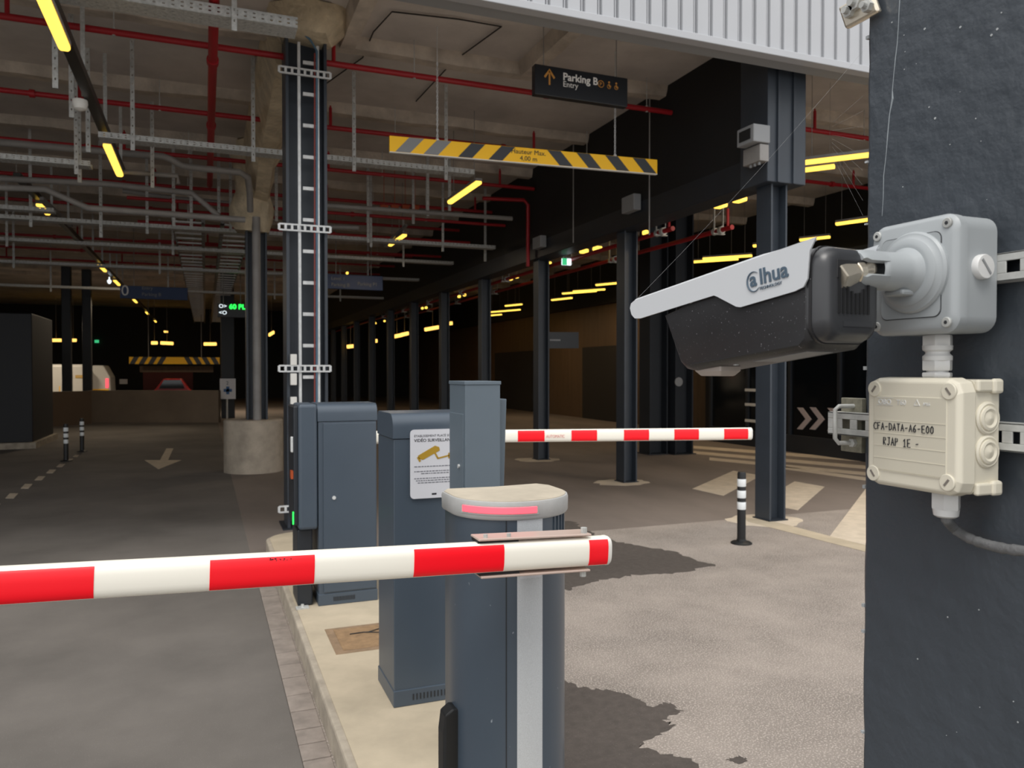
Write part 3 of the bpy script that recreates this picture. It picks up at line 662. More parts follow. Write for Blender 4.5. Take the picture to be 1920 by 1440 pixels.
# blue hanging signs, display
def board(name, label, cat, px0, py0, px1, py1, Y, m, thick=.08):
    a = onY(px0, py0, Y); b = onY(px1, py1, Y)
    t = thing(name, label, cat, ((a.x+b.x)/2, Y, b.z)); MB().box(a.x, b.x, Y, Y+thick, b.z, a.z).build('panel', m, t, bevel=.01)
    for xx in (a.x+.2*(b.x-a.x), a.x+.8*(b.x-a.x)): MB().cyl((xx, Y+thick/2, a.z-.01), (xx, Y+thick/2, 5.4), .01, 6).build('suspension_rod', M_pipe, t)
    return t, a, b
t, a, b = board('direction_sign', 'wide dark blue direction sign with a white zero over the left lane', 'sign', 225, 535, 352, 563, 22, M_blue)
text('lettering', '0', M_signt, t, (a.x+.02, 21.98, b.z+.07), (1, 0, 0), (0, 0, 1), .38, .002)
text('lettering', 'Entry', M_pipe, t, (a.x+.5, 21.98, b.z+.24), (1, 0, 0), (0, 0, 1), .12, .002)
text('lettering', 'Parking B', M_pipe, t, (a.x+.5, 21.98, b.z+.08), (1, 0, 0), (0, 0, 1), .12, .002)
t, a, b = board('direction_sign', 'dark blue direction sign right of the tall ladder column', 'sign', 608, 513, 718, 545, 18, M_blue)
text('lettering', 'Level 1', M_pipe, t, (a.x+.15, 17.98, b.z+.2), (1, 0, 0), (0, 0, 1), .11, .002)
text('lettering', 'Parking B', M_pipe, t, (a.x+.15, 17.98, b.z+.06), (1, 0, 0), (0, 0, 1), .11, .002)
text('lettering', 'Parking P1', M_pipe, t, (a.x+.75, 17.98, b.z+.1), (1, 0, 0), (0, 0, 1), .11, .002)
t, a, b = board('display_panel', 'black display with green digits and white symbols beside the plinth column', 'display', 408, 569, 462, 596, 23, M_signb)
text('digits', '60 PL.', M_green, t, (a.x+.30, 22.98, b.z+.24), (1, 0, 0), (0, 0, 1), .19, .002, bold=.006)
text('symbols', 'O>', M_ledw, t, (a.x+.03, 22.98, b.z+.26), (1, 0, 0), (0, 0, 1), .15, .002)
text('symbols', '<O', M_ledw, t, (a.x+.03, 22.98, b.z+.08), (1, 0, 0), (0, 0, 1), .15, .002)
# notice on pole
c = onZ(426, 790, 0); a = onY(412, 710, c.y); b = onY(442, 748, c.y)
t = thing('pole_sign', 'white notice with a blue cross on a thin pole left of the plinth', 'sign', (c.x, c.y, 0))
MB().cyl((c.x, c.y+.04, 0), (c.x, c.y+.04, a.z-.05), .03, 10).build('pole', M_white, t)
MB().box(a.x, b.x, c.y, c.y+.02, b.z, a.z).build('panel', M_signw, t)
mx = (a.x+b.x)/2; mz = (a.z+b.z)/2
MB().box(mx-.13, mx+.13, c.y-.005, c.y, mz-.1, mz).box(mx-.05, mx+.05, c.y-.005, c.y, mz-.18, mz+.08).build('cross_print', mat('print_blue', '#2c5f97', .5), t)
text('lettering', '2', M_blue, t, (mx-.05, c.y-.004, mz+.14), (1, 0, 0), (0, 0, 1), .16, .001)
# far height bar
a = onY(242, 669, 39); b = onY(412, 683, 39)
t = thing('height_bar', 'small far yellow and black striped height bar over the ramp', 'sign', ((a.x+b.x)/2, 39, b.z))
MB().box(a.x, b.x, 39, 39.05, b.z, a.z).build('board', M_yel, t)
for k in range(10):
    x = a.x+.1+k*(b.x-a.x-.2)/9.6; s_ = .09 if k < 5 else -.09
    if k in (4, 5): continue
    MB().poly([(x-.0-s_, 38.99, b.z), (x+.22-s_, 38.99, b.z), (x+.22+s_, 38.99, a.z), (x+s_, 38.99, a.z)], (0, .012, 0)).build('stripe', M_blk, t)
for x in (a.x+.8, b.x-.8): MB().cyl((x, 39.02, a.z), (x, 39.02, 5.4), .02, 6).build('suspension_rod', M_pipe, t)
# vans, red car, far clutter beyond the ramp wall
def farbox(name, label, cat, px0, px1, y0, y1, D, m, depth=2):
    a = onY(px0, y0, D); b = onY(px1, y1, D)
    t = thing(name, label, cat, ((a.x+b.x)/2, D, 0)); return t, a, b
t, a, b = farbox('van', 'white van with faded lettering parked beyond the brown low wall', 'van', 91, 158, 683, 735, 36, M_vanw)
MB().box(a.x, b.x, 36, 37.8, .35, a.z).build('body', M_vanw, t, bevel=.1)
MB().box(a.x+.4, b.x-.9, 35.99, 36.01, .75, 1.05).build('decal', M_yel, t)
MB().box(a.x+.6, a.x+.85, 35.98, 35.99, 1.35, 1.55).build('faded_lettering', M_rtape, t)
MB().box(a.x+.95, a.x+1.5, 35.98, 35.99, 1.38, 1.5).build('faded_lettering', mat('faded_gold', '#b99a5a', .6), t)
for x in (a.x+.5, b.x-.5): MB().cyl((x, 35.98, .35), (x, 36.2, .35), .34, 18).build('wheel', M_rubber, t)
t, a, b = farbox('van', 'white van seen from behind with a red tail light at its right', 'van', 172, 204, 685, 735, 37, M_vanw)
MB().poly([(a.x, 37, .35), (b.x+.1, 37, .35), (b.x+.05, 37, a.z-.5), (b.x-.2, 37, a.z), (a.x, 37, a.z)], (0, 2, 0)).build('body', M_vanw, t, bevel=.06)
MB().box(b.x-.12, b.x, 36.97, 37.0, .95, 1.35).build('tail_light', M_rglow, t)
MB().box(a.x, b.x, 36.98, 37, .7, .9).build('decal', M_yel, t)
for x in (a.x+.3, b.x-.3): MB().cyl((x, 37.0, .35), (x, 37.3, .35), .34, 18).build('wheel', M_rubber, t)
t, a, b = farbox('car', 'dark red car with an arched roof beyond the low ramp wall', 'car', 282, 362, 718, 735, 34, M_car)
L_ = b.x-a.x; m = MB()
m.poly([(a.x, 34, .35), (b.x, 34, .35), (b.x, 34, .8), (b.x-.1*L_, 34, .95), (b.x-.28*L_, 34, 1.36), (a.x+.3*L_, 34, 1.36), (a.x+.12*L_, 34, .95), (a.x, 34, .8)], (0, 1.6, 0)); m.build('body', M_car, t, bevel=.05)
MB().poly([(a.x+.2*L_, 33.985, .97), (b.x-.2*L_, 33.985, .97), (b.x-.29*L_, 33.985, 1.3), (a.x+.31*L_, 33.985, 1.3)], (0, .02, 0)).build('side_window', M_glass, t)
for x in (a.x+.2*L_, b.x-.2*L_): MB().cyl((x, 33.97, .32), (x, 34.2, .32), .32, 18).build('wheel', M_rubber, t)
MB().box(b.x-.12, b.x+.01, 33.98, 34.1, .72, .86).build('tail_light', M_rglow, t)
a = onY(268, 692, 44); b = onY(362, 735, 44)
tag(MB().box(a.x, b.x, 44, 44.2, .0, a.z).build('red_screen', mat('screen_red', '#521012', .6)), 'dark red screen behind the red car', 'screen')
a = onY(262, 686, 40); b = onY(400, 698, 40)
tag(MB().box(a.x, b.x, 40, 40.3, b.z, a.z).build('brown_lintel', M_brown), 'brown lintel below the far height bar', 'beam')
a = onY(224, 711, 43); b = onY(239, 720, 43)
tag(MB().box(a.x, b.x, 43, 43.1, b.z, a.z).build('wall_notice', M_signw), 'tiny pale notice on the dark back wall', 'notice')
# ================================================================== ROAD MARKINGS
def ground_poly(name, pxpts, m, label, cat='marking', group=None, z=.004):
    return tag(MB().poly([onZ(a, b, .0)+Vector((0, 0, .0005)) for a, b in pxpts], (0, 0, z)).build(name, m), label, cat, group)
ground_poly('lane_arrow', [(271, 863), (297, 880), (340, 863), (315, 863), (325, 841), (312, 841), (300, 863)], M_paint, 'painted arrow pointing towards the viewer in the left lane')
for k, (x, y) in enumerate(((-12, 950), (22, 930), (50, 912), (75, 897), (96, 884), (114, 873), (130, 863), (143, 855))):
    w_ = 13-k*.9; h_ = 5-k*.45
    ground_poly('lane_dash', [(x-w_, y+h_), (x+w_*.3, y+h_), (x+w_, y-h_), (x-w_*.3, y-h_)], M_paint, '%s painted dash from the left edge leading to the two bollards' % ORD[k], group='dashes leading to the bollards')
ground_poly('zebra_stripe', [(1298, 917), (1375, 883), (1427, 892), (1356, 930)], M_paint, 'pale crossing stripe behind the single striped bollard', group='crossing stripes')
ground_poly('zebra_stripe', [(1418, 944), (1490, 903), (1546, 913), (1496, 957)], M_paint, 'pale crossing stripe around the foot of the corner column', group='crossing stripes')
ground_poly('zebra_stripe', [(1556, 1006), (1632, 905), (1760, 925), (1710, 1045)], M_paint, 'large pale crossing stripe partly hidden by the near pillar', group='crossing stripes')
for k, (x0, y0, x1, y1) in enumerate(((1300, 836, 1700, 866), (1300, 846, 1700, 880), (1330, 858, 1700, 893), (1450, 872, 1700, 906))):
    ground_poly('floor_stripe', [(x0, y0), (x1, y1), (x1, y1+6), (x0, y0+5)], M_paint, '%s thin pale floor stripe from the back in the right hall' % ORD[k], group='thin floor stripes')
q = [(5.62, 5.0), (5.80, 5.0), (5.80, 6.9), (5.66, 7.15), (5.52, 6.9)]
tag(MB().poly([(a, b, .0005) for a, b in q], (0, 0, .003)).build('concrete_strip', M_conc), 'pale concrete strip in the ground beside the corner column', 'strip')
for i, y in ((0, 6.95), (1, 10.12), (2, 13.29)):
    rr = []; random.seed(i)
    tag(MB().poly([(5.75+.42*math.cos(a)*random.uniform(.85, 1.1), y-.05+.36*math.sin(a)*random.uniform(.85, 1.1), .0006) for a in [2*PI*k/20 for k in range(20)]], (0, 0, .002)).build('dust_patch', M_paint), 'pale dusty patch around the foot of the %s colonnade column' % ORD[i], 'stain', 'dusty patches at the column feet')
def stain(pxpts, label, seed, amp=.03, m=M_wet):
    random.seed(seed); P = [onZ(a, b, 0) for a, b in pxpts]; out = []
    for i in range(len(P)):
        a, b = P[i], P[(i+1) % len(P)]; n = 8
        for k in range(n):
            q = a.lerp(b, k/n); j = amp*random.uniform(-1, 1); out.append(Vector((q.x+j, q.y+amp*random.uniform(-1, 1), .0006)))
    from mathutils.geometry import tessellate_polygon
    n = len(out); tri = tessellate_polygon([out]); up = [q+Vector((0, 0, .0014)) for q in out]
    fs = [tuple(f) for f in tri]+[tuple(i+n for i in f)[::-1] for f in tri]+[(i, (i+1) % n, (i+1) % n+n, i+n) for i in range(n)]
    return tag(MB().add(out+up, fs).build('wet_stain', m), label, 'stain', 'dark stains on the light asphalt')
stain([(1040, 975), (1075, 978), (1095, 992), (1130, 1010), (1190, 1022), (1265, 1035), (1300, 1050), (1345, 1060), (1270, 1074), (1190, 1078), (1120, 1090), (1070, 1105), (1030, 1110)], 'dark damp stain spreading right from behind the barrier housing', 1)
stain([(1040, 1268), (1075, 1285), (1120, 1293), (1175, 1302), (1220, 1325), (1250, 1318), (1282, 1335), (1245, 1350), (1265, 1362), (1215, 1385), (1200, 1402), (1265, 1415), (1310, 1432), (1320, 1470), (1000, 1480)], 'large dark damp stain at the bottom right of the barrier housing', 2, .018)
stain([(1362, 1425), (1385, 1418), (1402, 1424), (1385, 1434)], 'small dark spot right of the large damp stain', 3, .008)
q = onZ(148, 1010, 0)
# manhole lid on island
a = onZ(615, 1180, .134); b = onZ(645, 1226, .134)
t = thing('inspection_cover', 'rusty square inspection cover on the concrete island', 'cover', (.98, 3.95, .134))
x0 = a.x-.02; 
m = MB(); y0, y1 = b.y, a.y
m.box(x0, x0+.42, y0, y1, .133, .137).build('frame', M_rust, t, bevel=.002)
MB().box(x0+.045, x0+.38, y0+.04, y1-.04, .136, .140).build('lid', mat('rust_lid', '#927657', .8, noise=.25, nscale=20), t, bevel=.002)
MB().tube([(x0+.12, (y0+y1)/2+.06, .143), (x0+.2, (y0+y1)/2+.06, .145), (x0+.3, (y0+y1)/2+.02, .145), (x0+.32, (y0+y1)/2+.1, .145), (x0+.22, (y0+y1)/2+.05, .145)], .003, 6).build('wire_loop', M_rubber, t)
# ================================================================== BOLLARDS
def bollard(q, label, s_=1):
    t = thing('bollard', label, 'bollard', (q.x, q.y, 0), 'black and white striped flexible bollards')
    MB().lathe((q.x, q.y, .002), [(.1, 0), (.1, .008), (.085, .018), (.045, .028), (.042, .045)], 28).build('foot', M_rubber, t, smooth=True)
    MB().lathe((q.x, q.y, .02), [(.04, 0), (.04, .65), (.034, .668), (.0, .67)], 24).build('post', M_rubber, t, smooth=True)
    for z in (.33, .44, .55): MB().lathe((q.x, q.y, z), [(.0408, 0), (.0415, .002), (.0415, .07), (.0408, .072)], 24).build('reflective_band', M_rwhite, t, smooth=True)
    return t
B0 = bollard(onZ(1390, 1019, 0), 'black bollard with three white bands on the right, before the crossing')
dup(B0, onZ(124, 865, 0), 'nearer of the two striped bollards in the left lane')
dup(B0, onZ(154, 847, 0), 'farther of the two striped bollards in the left lane')
# ================================================================== CABINETS ON THE ISLAND
ZI = .134
def rounded_top(m, x0, x1, y0, y1, z0, z1, r=.06, n=6):
    prof = [(y0, z0), (y0, z1-r)]+[(y0+r-r*math.cos(PI/2*k/n), z1-r+r*math.sin(PI/2*k/n)) for k in range(1, n+1)]+[(y1-.03, z1), (y1, z1-.03), (y1, z0)]
    m.poly([(x0, a, b) for a, b in prof], (x1-x0, 0, 0)); return m
def cabinet(x0, x1, y0, y1, H, label, door=True, vent_x=(.3, .7)):
    t = thing('barrier_cabinet', label, 'cabinet', ((x0+x1)/2, (y0+y1)/2, ZI))
    MB().box(x0+.004, x1-.004, y0+.004, y1-.004, ZI, H-.115).build('body', M_cab, t, bevel=.004)
    MB().box(x0, x1, y0-.002, y1, ZI, ZI+.075).build('plinth', M_cab, t, bevel=.004)
    rounded_top(MB(), x0, x1, y0, y1, H-.112, H).build('top_hood', M_cab, t, smooth=True)
    m = MB(); n = 14
    for k in range(n):
        xx = x0+(x1-x0)*(vent_x[0]+(vent_x[1]-vent_x[0])*k/n); m.box(xx, xx+.006, y0-.004, y0, ZI+.025, ZI+.052)
    m.build('vent_slots', M_cabd, t)
    return t
# B: middle cabinet with notice
cB = onZ(738, 1328, ZI); bx0, by0 = cB.x, cB.y
HB = 1.46
t = cabinet(bx0, bx0+.40, by0, by0+.34, HB, 'slate blue cabinet carrying the video surveillance notice', vent_x=(.22, .8))
YB = by0
s0 = onY(769, 806, YB-.006); s1 = onY(769, 936, YB-.006)
sg = thing('surveillance_notice', 'white rounded video surveillance notice fixed on the middle cabinet', 'notice', (s0.x+.13, YB, s1.z))
sx0, sx1, sz0, sz1 = s0.x, s0.x+.23, s1.z, s0.z; r = .018
pts = []
for (cx_, cz_, a0) in ((sx1-r, sz1-r, 0), (sx0+r, sz1-r, PI/2), (sx0+r, sz0+r, PI), (sx1-r, sz0+r, 1.5*PI)):
    for k in range(5): a = a0+PI/2*k/4; pts.append((cx_+r*math.cos(a), YB-.0035, cz_+r*math.sin(a)))
MB().poly(pts, (0, -.004, 0)).build('panel', M_signw, sg)
fy = YB-.0078
text('heading', 'ÉTABLISSEMENT PLACÉ SOUS', M_ink, sg, (sx0+.018, fy, sz1-.034), (1, 0, 0), (0, 0, 1), .0145, .0003)
text('heading', 'VIDÉO SURVEILLANCE', M_ink, sg, (sx0+.018, fy, sz1-.056), (1, 0, 0), (0, 0, 1), .0195, .0003, bold=.0003)
def cp(u, v): return (sx0+u, fy, sz1-v)
m = MB(); m.poly([cp(.035, .118), cp(.115, .075), cp(.135, .082), cp(.138, .098), cp(.058, .138), cp(.04, .132)], (0, -.0008, 0))
m.poly([cp(.03, .126), cp(.038, .122), cp(.05, .142), cp(.042, .148)], (0, -.0008, 0))
m.bar(cp(.115, .108), cp(.128, .132), .002, .008); m.bar(cp(.126, .134), cp(.182, .122), .002, .007); m.box(sx0+.178, sx0+.19, fy-.001, fy, sz1-.135, sz1-.11)
m.build('camera_pictogram', M_gold, sg)
for i, (v, n_) in enumerate(((.168, 1), (.190, 1), (.2, .6), (.222, 1), (.232, .9), (.242, .8))):
    m = MB(); random.seed(i); u = .018+(1-n_)*.08
    while u < .21-(1-n_)*.08: l_ = random.uniform(.006, .016); m.box(sx0+u, sx0+min(u+l_, .215), fy-.0004, fy, sz1-v-.002, sz1-v+.002); u += l_+.003
    m.build('small_print', mat('print_grey', '#6a6c75', .6), sg)
MB().box(sx0+.1, sx0+.122, fy-.0004, fy, sz0+.014, sz0+.022).build('printed_mark', M_ink, sg)
# A: left cabinet with reader face to the left
cA = onZ(597, 1137, ZI); ax0, ay0 = cA.x, cA.y
HA = 1.44
t = cabinet(ax0, ax0+.385, ay0, ay0+.36, HA, 'slate blue ticket terminal cabinet nearest the tall column', vent_x=(.25, .62))
MB().box(ax0+.035, ax0+.375, ay0-.006, ay0+.003, ZI+.085, HA-.125).build('door', M_cab, t, bevel=.003)
kk = onY(626, 933, ay0); MB().cyl((kk.x, ay0-.012, kk.z), (kk.x, ay0, kk.z), .012, 16).build('lock', M_galvw, t, smooth=True)
# projecting reader head
zl = onY(597, 993, ay0).z
MB().box(ax0-.12, ax0+.0, ay0+.0, ay0+.36, zl, HA).build('reader_head', M_cab, t, bevel=.02, seg=3)
MB().box(ax0-.15, ax0-.115, ay0+.02, ay0+.34, zl+.03, HA-.01).build('reader_face', M_cabd, t, bevel=.01)
MB().box(ax0-.156, ax0-.149, ay0+.02, ay0+.03, zl+.04, zl+.12).build('green_indicator', M_green, t)
MB().box(ax0-.163, ax0-.148, ay0+.03, ay0+.1, zl+.33, zl+.38).build('card_slot', M_orange, t)
MB().box(ax0-.163, ax0-.148, ay0+.03, ay0+.08, zl+.5, zl+.6).build('key_panel', M_galvw, t, bevel=.005)
MB().box(ax0-.125, ax0-.03, ay0+.04, ay0+.34, ZI, zl).build('stand', M_cabd, t, bevel=.01)
for yy in (ay0+.0,): MB().box(ax0-.14, ax0-.06, ay0-.03, ay0+.03, ZI, ZI+.008).cyl((ax0-.1, ay0, ZI), (ax0-.1, ay0, ZI+.025), .01, 8).build('foot_bolt', M_galv, t)
# C: slim reader post
YC = 2.9; c0 = onY(872, 715, YC); c1 = onY(938, 716, YC); cL = onX(843, 716, c0.x)
t = thing('reader_post', 'slim tall blue-grey metal post with a small lock standing between cabinet and barrier housing', 'post', ((c0.x+c1.x)/2, YC+.1, ZI))
MB().box(c0.x, c1.x, YC, cL.y, ZI, c0.z-.012).build('body', M_cab2, t, bevel=.003)
MB().box(c0.x-.003, c1.x+.003, YC-.003, cL.y+.003, c0.z-.014, c0.z).build('top_cap', M_cab2, t, bevel=.002)
MB().box(c0.x-.004, c0.x+.001, YC+.015, cL.y-.01, ZI+.1, c0.z-.13).build('side_door', M_cab2, t, bevel=.002)
kk = onX(863, 874, c0.x); MB().cyl((c0.x-.01, kk.y, kk.z), (c0.x, kk.y, kk.z), .008, 14).build('lock', M_galvw, t, smooth=True)
w0 = onY(950, 748, YC+.05); w1 = onY(943, 930, YC+.05)
MB().poly([(c1.x, YC+.05, w0.z), (w0.x, YC+.05, w0.z), (w1.x+.004, YC+.05, w1.z), (w1.x-.004, YC+.05, .7), (c1.x, YC+.05, .7)], (0, .12, 0)).build('side_wing', M_cab2, t, bevel=.003)
# ================================================================== BARRIER HOUSING
HX, HY = .846, 2.165
hz = 1.285
def dplan(s_=1.0, n=28, rx=.178, ry=.17):
    pts = []
    for k in range(n+1):
        a = PI + PI*k/n; pts.append((rx*s_*math.cos(a), ry*s_*math.sin(a)))
    pts += [(rx*s_, .09*s_), (rx*.86*s_, .135*s_), (0, .12*s_), (-rx*.86*s_, .135*s_), (-rx*s_, .09*s_)]
    return pts
t = thing('barrier_housing', 'rounded slate barrier housing with a grey cap and red light strip in the foreground', 'barrier', (HX, HY, ZI), rz=0)
def ring(s_, z, n=28, dz=None): return [(HX+a, HY+b, z+(dz(a, b) if dz else 0)) for a, b in dplan(s_)]
MB().loft([ring(.965, ZI), ring(.965, hz-.045)]).build('body', M_house, t, smooth=True)
MB().loft([ring(.99, hz-.052), ring(1.015, hz-.046), ring(1.02, hz-.008), ring(1.005, hz-.001), ring(.985, hz)]).build('cap', M_cap, t, smooth=True)
MB().loft([ring(.98, hz-.004), ring(.975, hz+.002)]).build('cap_top', M_capd, t, smooth=True)
# red light on the rim
def rim(px, py, off): # point on the housing front surface at angle
    pass
def patch(rx, ry, a0, a1, z0, z1, off, n=16, cx_=HX, cy_=HY):
    inn = []; outt = []
    m = MB(); rings = []
    for k in range(n+1):
        a = a0+(a1-a0)*k/n; c, s_ = math.cos(a), math.sin(a)
        p0 = Vector((cx_+(rx)*c, cy_+(ry)*s_, 0)); p1 = Vector((cx_+(rx+off)*c, cy_+(ry+off)*s_, 0))
        rings.append([(p0.x, p0.y, z0), (p1.x, p1.y, z0), (p1.x, p1.y, z1), (p0.x, p0.y, z1)])
    return m.loft(rings)
def ang(px, rx, ry):
    best = None
    for k in range(400):
        a = PI+PI*k/399; q = Vector((HX+rx*math.cos(a), HY+ry*math.sin(a), 1.0)); rel = q-EYE
        u = rel.dot(Rv)/rel.dot(Fv)*FPX+960
        if rel.dot(Vector((math.cos(a)/rx, math.sin(a)/ry, 0))) < 0 and (best is None or abs(u-px) < best[0]): best = (abs(u-px), a)
    return best[1]
a0, a1 = ang(868, .182, .174), ang(1007, .182, .174)
patch(.1805, .1725, a0-.03, a1+.03, hz-.037, hz-.010, .0022).build('light_frame', M_cap, t, smooth=True)
patch(.182, .174, a0, a1, hz-.033, hz-.014, .003).build('red_light_strip', M_rglow, t, smooth=True, bevel=.002)
a0, a1 = ang(970, .172, .164), ang(1017, .172, .164)
patch(.1715, .1637, a0, a1, ZI+.02, hz-.05, .0015).build('reflective_strip', M_refl, t, smooth=True)
a0, a1 = ang(974, .172, .164), ang(1015, .172, .164)
zst = onY(990, 1086, 1.99).z
patch(.1735, .1657, a0+.01, a1-.01, zst, zst+.03, .0012, 6).build('small_sticker', M_signw, t)
a0 = ang(948, .172, .164)
patch(.1712, .1635, a0, a0+.02, ZI+.02, hz-.05, .001, 2).build('panel_seam', M_cabd, t)
for px in (1038, 1044, 1050, 1055):
    a0 = ang(px, .172, .164); patch(.1714, .1637, a0, a0+.02, hz-.12, hz-.05, .004, 2).build('side_rib', M_cab, t)
# black hinge cover at lower left
lx = HX-.178
MB().poly([(lx-.035, HY-.03, ZI), (lx-.035, HY-.03, .60), (lx-.03, HY-.035, .655), (lx-.005, HY-.03, .67), (lx+.025, HY-.03, .665), (lx+.025, HY-.03, ZI)], (0, .055, 0)).build('hinge_cover', M_rubber, t, bevel=.004)
# rear housing (almost hidden), same model
rear = dup(t, (0, 0, ZI), 'second barrier housing behind the slim post, carrying the rear arm')
# ---- front arm
def arm(name, label, P, Q, hh, dd, tapes, group=None, endcap=True):
    P, Q = Vector(P), Vector(Q); d = (Q-P).normalized(); L = (Q-P).length; s_ = Vector((d.y, -d.x, 0)).normalized(); u = s_.cross(d)*-1
    if u.z < 0: u = -u
    if s_.dot(Vector((0, 0, 0))-P) < 0: s_ = -s_ if s_.y > 0 else s_
    def sec(o, k=1.0, a0=0, a1=2*PI, n=28, off=0):
        out = []
        for i in range(n):
            a = a0+(a1-a0)*i/(n if a1-a0 > 6 else n-1); c, q = math.cos(a), math.sin(a)
            e = .62
            x = (abs(c)**e)*(1 if c >= 0 else -1)*(dd/2*k+off); y = (abs(q)**e)*(1 if q >= 0 else -1)*(hh/2*k+off)
            out.append(o+s_*x+u*y)
        return out
    t = thing(name, label, 'barrier arm', (P+Q)/2, group)
    MB().loft([sec(P), sec(Q)]).build('beam', M_arm, t, smooth=True)
    MB().loft([sec(Q, 1.02), sec(Q+d*.006, 1.02), sec(Q+d*.012, .9)]).build('end_cap', M_white, t, smooth=True)
    for (a, b) in tapes:
        o0, o1 = P+d*(a*L), P+d*(b*L); n = 14; w = .88
        inn = lambda o: sec(o, 1, -w, w, n, .0003)+sec(o, 1, -w, w, n, .0012)[::-1]
        MB().loft([inn(o0), inn(o1)]).build('red_tape', M_rtape, t, smooth=True)
    return t, d, s_, u, L
YA = 1.875
Pl = onY(-60, 1101, YA); Pr = onY(1132, 1031, YA)
Pfar = Pl+(Pl-Pr)*.9
Lall = (Pr-Pfar).length
def fr_(px, y=1050): q = onY(px, y, YA-.03); return (q.x-Pfar.x)/(Pr.x-Pfar.x)
tp = [(fr_(-33), fr_(175)), (fr_(393), fr_(590)), (fr_(777), fr_(946)), (fr_(1106), .9995)]
tp += [(fr_(-33)-.2, fr_(-33)-.1), (fr_(-33)-.4, fr_(-33)-.3)]
t, d, s_, u, L = arm('barrier_boom', 'white barrier arm with red blocks crossing the foreground', Pfar, Pr, .078, .056, tp)
for sg_, (p0, p1) in ((1, (893, 1102)), (-1, (897, 1100))):
    q0 = onY(p0, 1030, YA); q1 = onY(p1, 1030, YA); zc0 = Pfar.z+(q0.x-Pfar.x)/(Pr.x-Pfar.x)*(Pr.z-Pfar.z); zc1 = Pfar.z+(q1.x-Pfar.x)/(Pr.x-Pfar.x)*(Pr.z-Pfar.z)
    a = Vector((q0.x, YA+.012, zc0+sg_*.048)); b = Vector((q1.x, YA+.012, zc1+sg_*.048))
    MB().bar(a, b, .07, .006).build('bracket_plate', M_pinkm, t, bevel=.002)
    MB().bar(a+Vector((.0, 0, -sg_*.006)), a.lerp(b, .35)+Vector((0, 0, -sg_*.006)), .05, .008).build('spacer', M_rubber, t)
    for f_ in ((.07, .27, .95) if sg_ > 0 else (.95,)):
        c = a.lerp(b, f_)+Vector((0, -.02, 0)); MB().cyl(c, c+Vector((0, 0, sg_*(.012 if f_ < .9 else .018))), .006 if f_ < .9 else .009, 8).build('bolt', M_galv, t, smooth=True)
# pivot block between arm and housing
MB().box(.80, .90, YA+.02, HY-.14, Pr.z-.03, Pr.z+.03).build('pivot_block', M_cabd, t)
m = MB(); random.seed(9)
for k in range(14):
    q = onY(505+random.uniform(0, 45), 1051+random.uniform(-3, 2), YA-.0265); m.box(q.x, q.x+random.uniform(.001, .005), q.y-.0006, q.y+.002, q.z, q.z+random.uniform(.0005, .002))
m.build('scuff', M_ink, t)
# rear arm
Ra = atD(705, 820, 5.75); Rb = atD(1406, 813, 6.1)
def fr2(px): q = onPlane(px, 817, Ra, Vector(((Rb-Ra).y, -(Rb-Ra).x, 0))); return (q-Ra).length/(Rb-Ra).length
t, d, s_, u, L = arm('barrier_boom', 'second white and red barrier arm behind the cabinets, reaching towards the colonnade', Ra, Rb, .096, .06, [(fr2(a), fr2(b)) for a, b in ((970, 1020), (1070, 1118), (1168, 1215), (1262, 1308), (1355, 1400))])
q = onPlane(1024, 821, Ra-Vector((0, .034, 0)), Vector(((Rb-Ra).y, -(Rb-Ra).x, 0)))
text('lettering', 'AUTOMATIC', mat('faint_red', '#d98a84', .6), t, q, d, (0, 0, 1), .033, .0003, sx=.75)
rc = atD(890, 820, 5.84)
rear.location = (rc.x-.0, rc.y+.21, ZI)
MB().bar((rc.x, rc.y+.0, rc.z), (rc.x, rc.y+.2, rc.z), .1, .06).build('pivot_block', M_cabd, t)
struct(MB().box(rc.x-.2, rc.x+.2, rc.y+.02, rc.y+.42, -.01, ZI).build('kerb_pad', M_kerb, bevel=.01))
# ================================================================== NEAR PILLAR AND ITS FITTINGS
XP = .758
random.seed(12)
m = MB(); n = 120; yE = onX(1620, 700, XP).y
ringsP = []
for k in range(n+1):
    z = 3.2*k/n; j = random.uniform(-.0012, .0012)
    ringsP.append([(XP, -1.2, z), (XP, yE-.006+j, z), (XP+.002, yE-.002+j, z), (XP+.008, yE+j*.7, z), (1.5, yE, z), (1.5, -1.2, z)])
tag(m.loft(ringsP).build('painted_pillar', M_pillar), 'dark slate painted pillar filling the right edge in the foreground', 'pillar')
m = MB(); z = .1
while z < 2.9:
    h = random.uniform(.002, .007); m.box(XP-.0008, XP+.004, yE-.0035, yE+.0006, z, z+h*.7); z += random.uniform(.03, .16)
random.seed(31)
cr_ = tag(MB().tube([onX(px+random.uniform(-1.5, 1.5), py, XP-.0002) for px, py in ((1689, -5), (1687, 20), (1685, 45), (1682, 80), (1680, 110), (1677, 140), (1674, 170), (1673, 185), (1669, 215), (1664, 250), (1661, 290), (1658, 330), (1656, 370), (1654, 405))], [.0007, .0005, .0004, .0005, .0006, .0004, .0005, .0012, .0006, .0007, .0004, .0005, .0004, .0003], 6).build('paint_crack', mat('crack_pale', '#8d9499', .7)), 'pale crack running down the paint of the near pillar', 'crack')
for k in range(26):
    px, py = random.uniform(1640, 1915), random.choice((random.uniform(5, 380), random.uniform(1050, 1435)))
    q = onX(px, py, XP); r_ = random.uniform(.0004, .0011)
    if k < 5:
        py = random.uniform(0, 250); q = onX(px, py, XP); r_ = .0016
    m.lathe(q, [(r_, -.0008), (r_*.8, .0004)], 8, axis=(-1, 0, 0))
tag(m.build('paint_chips', mat('chip_pale', '#a7abad', .7)), 'pale paint chips and specks on the near pillar', 'chips')['kind'] = 'stuff'
